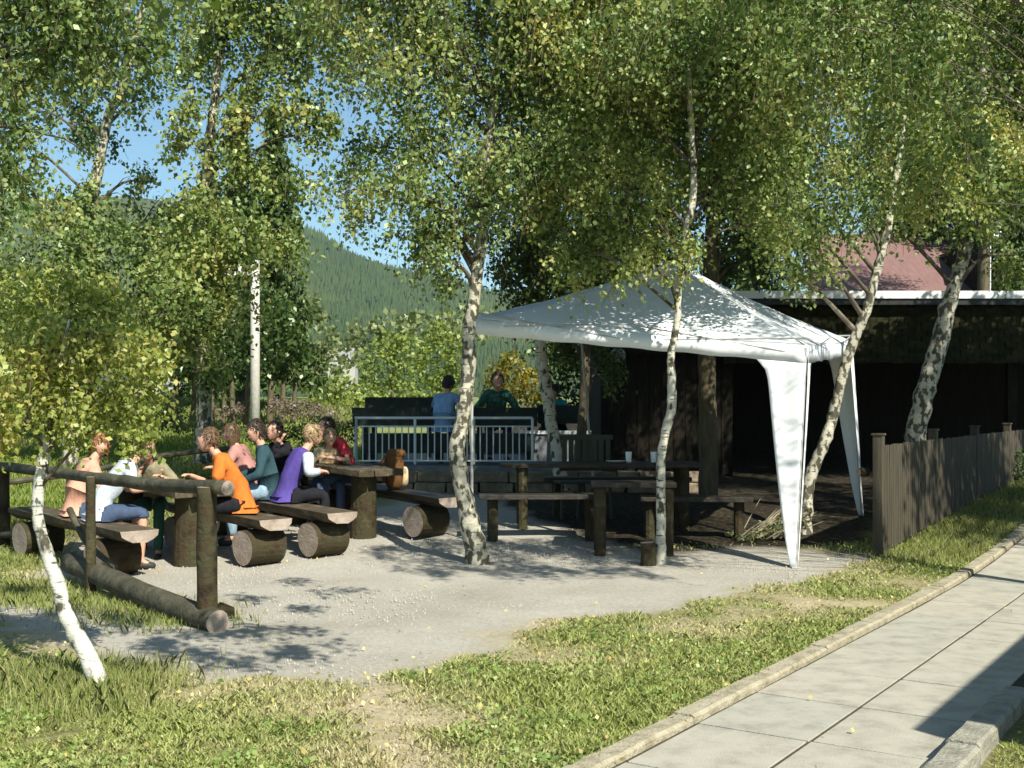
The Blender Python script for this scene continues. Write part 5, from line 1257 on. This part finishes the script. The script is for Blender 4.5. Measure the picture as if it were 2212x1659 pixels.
T('birch_tree', 'tall birch beyond the neighbour house shading the far end of the fence', [WX(10.5, 6.5, -.1), WX(10.5, 6.5, 4), WX(10.3, 6.5, 8), WX(10.2, 6.6, 11)], [.2, .17, .12, .03],
  [WL(9.6, 8.2, 8, 1.5), WL(11, 7.5, 8.5, 1.6), WL(8.9, 7.4, 7.3, 1.2), WL(10.5, 9, 7.2, 1.4), WL(12.3, 8.5, 8, 1.6), WL(9.5, 9.6, 6.4, 1.1), WL(13.5, 9.5, 7.5, 1.5)],
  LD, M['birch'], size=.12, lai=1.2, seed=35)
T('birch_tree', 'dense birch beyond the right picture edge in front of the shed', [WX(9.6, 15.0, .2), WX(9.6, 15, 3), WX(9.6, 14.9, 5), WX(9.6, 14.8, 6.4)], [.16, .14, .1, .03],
  [WL(x_, 14.5, 5.95, .7, .55) for x_ in (6.7, 7.4, 8.1, 8.8, 9.5, 10.2, 10.9)] + [WL(x_, 15.1, 5.2, .7, .55) for x_ in (7.2, 8., 8.8, 9.6, 10.4)] + [WL(x_, 14.1, 6.2, .6, .35) for x_ in (7.2, 8.2, 9.2, 10.2)],  # tree added out of view, crown shaped to shade the shingle band
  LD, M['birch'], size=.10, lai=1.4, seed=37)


# far trees: spruce, dark broadleaf row, willows and bushes
def bush(name, label, px, py_base, d, blobs, leafm, size, lai, seed, group=None, trunk=None, cat='bush', tm=None):
    r = np.random.default_rng(seed); b0 = W(px, py_base, d); root = empty(name, b0, label=label, cat=cat, group=group)
    pts = []
    for (bx, by, rx, rz_) in blobs:
        c = W(bx, by, d) - b0; sc = d / F; rx *= sc; rz_ *= sc
        area = math.pi * rx * rz_; n = int(lai * area / (.38 * size * size)) + 8
        u = r.normal(size=(n, 3)); u /= np.linalg.norm(u, axis=1)[:, None]; rr = r.uniform(.3, 1, n)[:, None] ** .5
        q = np.array(c) + u * rr * np.array([rx, rx * .9, rz_])
        # clumping
        q += .12 * rx * np.sin(q[:, [1, 2, 0]] * (4.5 / max(rx, .3)) * 2 + r.uniform(0, 6))
        pts.append(q)
    P_ = np.concatenate(pts); V = leaf_verts(P_, size, r, down=.2); np_mesh('crown', V, 4, leafm, 4, root)
    if trunk:
        mb = MB()
        for (tx, ty0, ty1, rad) in trunk:
            a = W(tx, ty0, d) - b0; a.z -= .3; e_ = W(tx + random.uniform(-6, 6), ty1, d) - b0
            pp, ra = smooth_path([a, a.lerp(e_, .5) + Vector((random.uniform(-.05, .05), 0, 0)), e_], [rad, rad * .85, rad * .5], 4); mb.tube(pp, ra, 8)
        mb.build('trunk', tm or M['bark'], root, smooth=True)
    return len(P_)
def spruce(label, px, py_base, py_top, d, w, seed, leafm=M['needle'], group='conifers behind the meadow', size=.16):
    r = np.random.default_rng(seed); b0 = W(px, py_base, d); H = (py_base - py_top) / F * d; root = empty('spruce', b0, label=label, cat='tree', group=group)
    mb = MB(); mb.tube([(0, 0, -.3), (0, 0, H * .5), (0, 0, H)], [H * .02, H * .012, .01], 8); mb.build('trunk', M['bark'], root)
    pts = []
    nw = int(H * 3.2)
    for k in range(nw):
        t = k / nw; z = H * (.12 + .88 * t); L = w * (1 - t) ** .8 + .1
        for q in range(13):
            an = r.uniform(0, 6.28); l = L * r.uniform(.65, 1.1); m_ = int(10 + l * 26)
            s_ = r.uniform(.05, 1, m_); wd = .16 * l * (1 - s_ * .5)
            x = np.cos(an) * s_ * l + r.normal(size=m_) * wd * .6; y = np.sin(an) * s_ * l + r.normal(size=m_) * wd * .6
            pts.append(np.stack([x, y, z - .30 * l * s_ ** 1.4 + r.normal(size=m_) * .06], -1))
    P_ = np.concatenate(pts); np_mesh('crown', leaf_verts(P_, size, r, down=.8, asp=.5), 4, leafm, 4, root)
spruce('tall dark spruce left of the open sky, rising behind the utility pole', 592, 890, 215, 34, 1.5, 61, size=.2)
spruce('slimmer spruce just left of the tall dark one', 520, 890, 260, 36, 1.5, 62, size=.2)
spruce('dark spruce half hidden between the broad birch and the tall dark one', 450, 890, 330, 38, 1.6, 67, size=.2)
spruce('dark spruce high above the shed at the right', 2010, 800, -160, 30, 2.1, 63)
spruce('dark spruce at the right picture edge behind the dish', 2190, 800, -60, 28, 1.9, 64)
spruce('dark spruce standing behind the thin birch above the canopy peak', 1620, 800, -150, 27, 1.7, 65)
spruce('dark spruce deep behind the golden shrub', 1290, 850, 120, 30, 2.0, 66)
gb = 'trees beyond the meadow'
bush('broadleaf_tree', 'round dark green broadleaf tree right of the utility pole', 606, 885, 29, [(606, 740, 62, 62), (580, 790, 45, 40), (632, 795, 32, 34), (590, 690, 50, 40), (640, 745, 28, 35)], M['leaf_broad'], .16, 2.2, 71, gb, [(582, 890, 780, .09), (610, 890, 780, .08), (632, 888, 790, .07)], 'tree')
bush('broadleaf_tree', 'dark broadleaf tree directly left of the utility pole with bare lower trunks', 500, 890, 27, [(490, 770, 48, 50), (460, 730, 55, 50), (500, 690, 50, 45), (480, 800, 45, 30), (560, 660, 60, 40)], M['leaf_broad'], .13, 2.2, 72, gb, [(505, 895, 780, .07), (530, 895, 790, .06), (482, 893, 790, .06), (460, 893, 790, .05)], 'tree')
bush('broadleaf_tree', 'dark leafy tree behind the broad birch, far left of the pole', 400, 892, 28, [(400, 740, 70, 60), (350, 690, 60, 60), (440, 780, 40, 36), (380, 800, 40, 26)], M['leaf_broad'], .13, 2.0, 73, gb, [(380, 892, 790, .07), (415, 892, 790, .07), (440, 892, 800, .05)], 'tree')
bush('broadleaf_tree', 'shadowy tree closing the left edge behind the young birch', 60, 950, 26, [(20, 700, 110, 110), (130, 760, 100, 90), (240, 720, 90, 90), (10, 800, 90, 50), (150, 800, 80, 45), (300, 780, 60, 60)], M['leaf_birch'], .12, 1.8, 74, gb, [(60, 950, 760, .12), (200, 945, 760, .1)], 'tree')
gs = 'bushes between meadow and hill'
bush('willow_bush', 'tall olive willow beside the spruce at the foot of the hill', 690, 880, 45, [(685, 720, 45, 60), (700, 790, 55, 50), (670, 660, 25, 26), (720, 840, 50, 36), (660, 800, 30, 50)], M['leaf_grey'], .24, 2.2, 75, gs, [(690, 885, 760, .1)])
bush('willow_bush', 'light green willow bush in the middle of the opening', 850, 880, 38, [(830, 790, 55, 55), (880, 770, 50, 55), (790, 850, 45, 35), (860, 850, 60, 30), (845, 740, 34, 26)], M['leaf_light'], .15, 2.2, 76, gs, [(850, 885, 800, .08)])
bush('willow_bush', 'light green willow bush touching the thick birch on its left', 955, 880, 34, [(940, 780, 48, 60), (975, 830, 50, 50), (920, 850, 40, 36), (950, 720, 30, 30), (990, 760, 30, 50)], M['leaf_light'], .14, 2.2, 77, gs, [(955, 885, 800, .08)])
bush('willow_bush', 'low yellowish bush below the small white house', 745, 880, 36, [(700, 860, 40, 26), (750, 855, 45, 28), (800, 865, 40, 20), (730, 825, 28, 20)], M['leaf_light'], .16, 2.0, 78, gs)
bush('hazel_bush', 'dim olive bush behind the white house at the hill foot', 820, 800, 80, [(790, 720, 50, 30), (850, 710, 60, 34), (920, 700, 60, 34), (760, 760, 40, 34), (1010, 700, 70, 40)], M['leaf_grey'], .5, 2.0, 79, gs)
bush('golden_shrub', 'golden yellow upright shrub between the birches behind the terrace', 1110, 900, 22, [(1075, 830, 34, 55), (1110, 820, 38, 62), (1145, 840, 32, 48), (1165, 870, 20, 30), (1060, 870, 24, 34), (1100, 775, 20, 20)], M['leaf_gold'], .085, 2.0, 80)
bush('green_shrub', 'green shrub behind the pale sunlit birch near the shed', 1230, 910, 23, [(1200, 800, 40, 50), (1240, 770, 45, 55), (1280, 810, 40, 60), (1215, 860, 40, 36), (1270, 870, 36, 30), (1190, 730, 40, 30)], M['leaf_broad'], .09, 2.0, 81)
bush('pink_weeds', 'patch of greyish pink seeding weeds right of the utility pole', 640, 915, 27, [(610, 880, 36, 20), (660, 885, 40, 20), (700, 895, 40, 16), (520, 885, 30, 14), (480, 890, 30, 14), (720, 915, 40, 14)], M['weed_pink'], .06, 2.4, 82, cat='weeds')
bush('grey_weeds', 'tall grey green weeds on the slope left of the utility pole', 420, 940, 22, [(350, 905, 40, 26), (400, 915, 50, 24), (460, 925, 45, 18), (380, 880, 26, 18), (520, 935, 40, 16)], M['leaf_grey'], .06, 2.4, 83, cat='weeds')
bush('low_shrub', 'dark green shrubs behind the sitters left of the terrace', 730, 960, 18, [(600, 940, 30, 16), (700, 925, 40, 24), (745, 935, 30, 30), (650, 935, 34, 20), (680, 960, 50, 16), (560, 945, 30, 16)], M['leaf_broad'], .045, 2.2, 84, cat='bush')
bush('low_shrub', 'leafy shrub in the dim corner right of the fence by the shed', 2180, 1060, 17.2, [(2160, 1040, 40, 34), (2205, 1010, 36, 40), (2230, 1060, 30, 30)], M['leaf_broad'], .05, 2.0, 85, cat='bush')
bush('broadleaf_tree', 'bright green tree filling the gap right of the red roof', 2190, 700, 33, [(2160, 570, 36, 50), (2205, 540, 46, 60), (2150, 620, 30, 26), (2200, 610, 40, 30), (2190, 430, 60, 60)], M['leaf_broad'], .16, 2.0, 86, gb, cat='tree')
# cut brushwood lying beside the canopy leg
bp0 = W(1660, 1160, 12.6); bw = empty('brushwood', (bp0.x, bp0.y, gz(bp0.x, bp0.y)), label='heap of pale dry cut brushwood behind the front leg of the canopy', cat='brushwood')
mb = MB()
for i in range(34):
    a = Vector((random.uniform(-.35, .1), random.uniform(-.25, .25), .02)); e_ = a + Vector((random.uniform(.2, .6), random.uniform(-.2, .2), random.uniform(.12, .42)))
    pp, ra = smooth_path([a, a.lerp(e_, .5) + Vector((0, 0, random.uniform(-.05, .05))), e_], [.008, .006, .002], 3); mb.tube(pp, ra, 4)
mb.build('twigs', mat('dry_twig', (.25, .21, .14), .9, .1, [(.4, .35, .24)], 20), bw)
r = np.random.default_rng(90); q = np.stack([r.uniform(-.4, .45, 700), r.uniform(-.3, .3, 700), np.zeros(700)], -1); q[:, 2] = .03 + np.clip(q[:, 0] + .3, 0, 1) * .45 * r.uniform(.3, 1, 700)
np_mesh('dry_leaves', leaf_verts(q, .045, r, .2, .5), 4, M['leaf_grey'], 4, bw)
print('LEAVES', NLEAF)

# ------------------------------------------------------------------ air
HAZE = True
if HAZE:
    mb = MB(); mb.box((0, 800, 120), (2400, 2200, 246)); m = bpy.data.materials.new('haze_air'); m.use_nodes = True; nt = m.node_tree
    nt.nodes.remove(nt.nodes['Principled BSDF']); pv = nt.nodes.new('ShaderNodeVolumePrincipled'); pv.inputs['Density'].default_value = .00014; pv.inputs['Color'].default_value = (.8, .92, 1, 1)
    pv.inputs['Anisotropy'].default_value = .2
    nt.links.new(pv.outputs[0], nt.nodes['Material Output'].inputs['Volume']); mb.build('haze', m, kind='stuff', label='thin bluish air between the viewer and the hill', cat='haze')
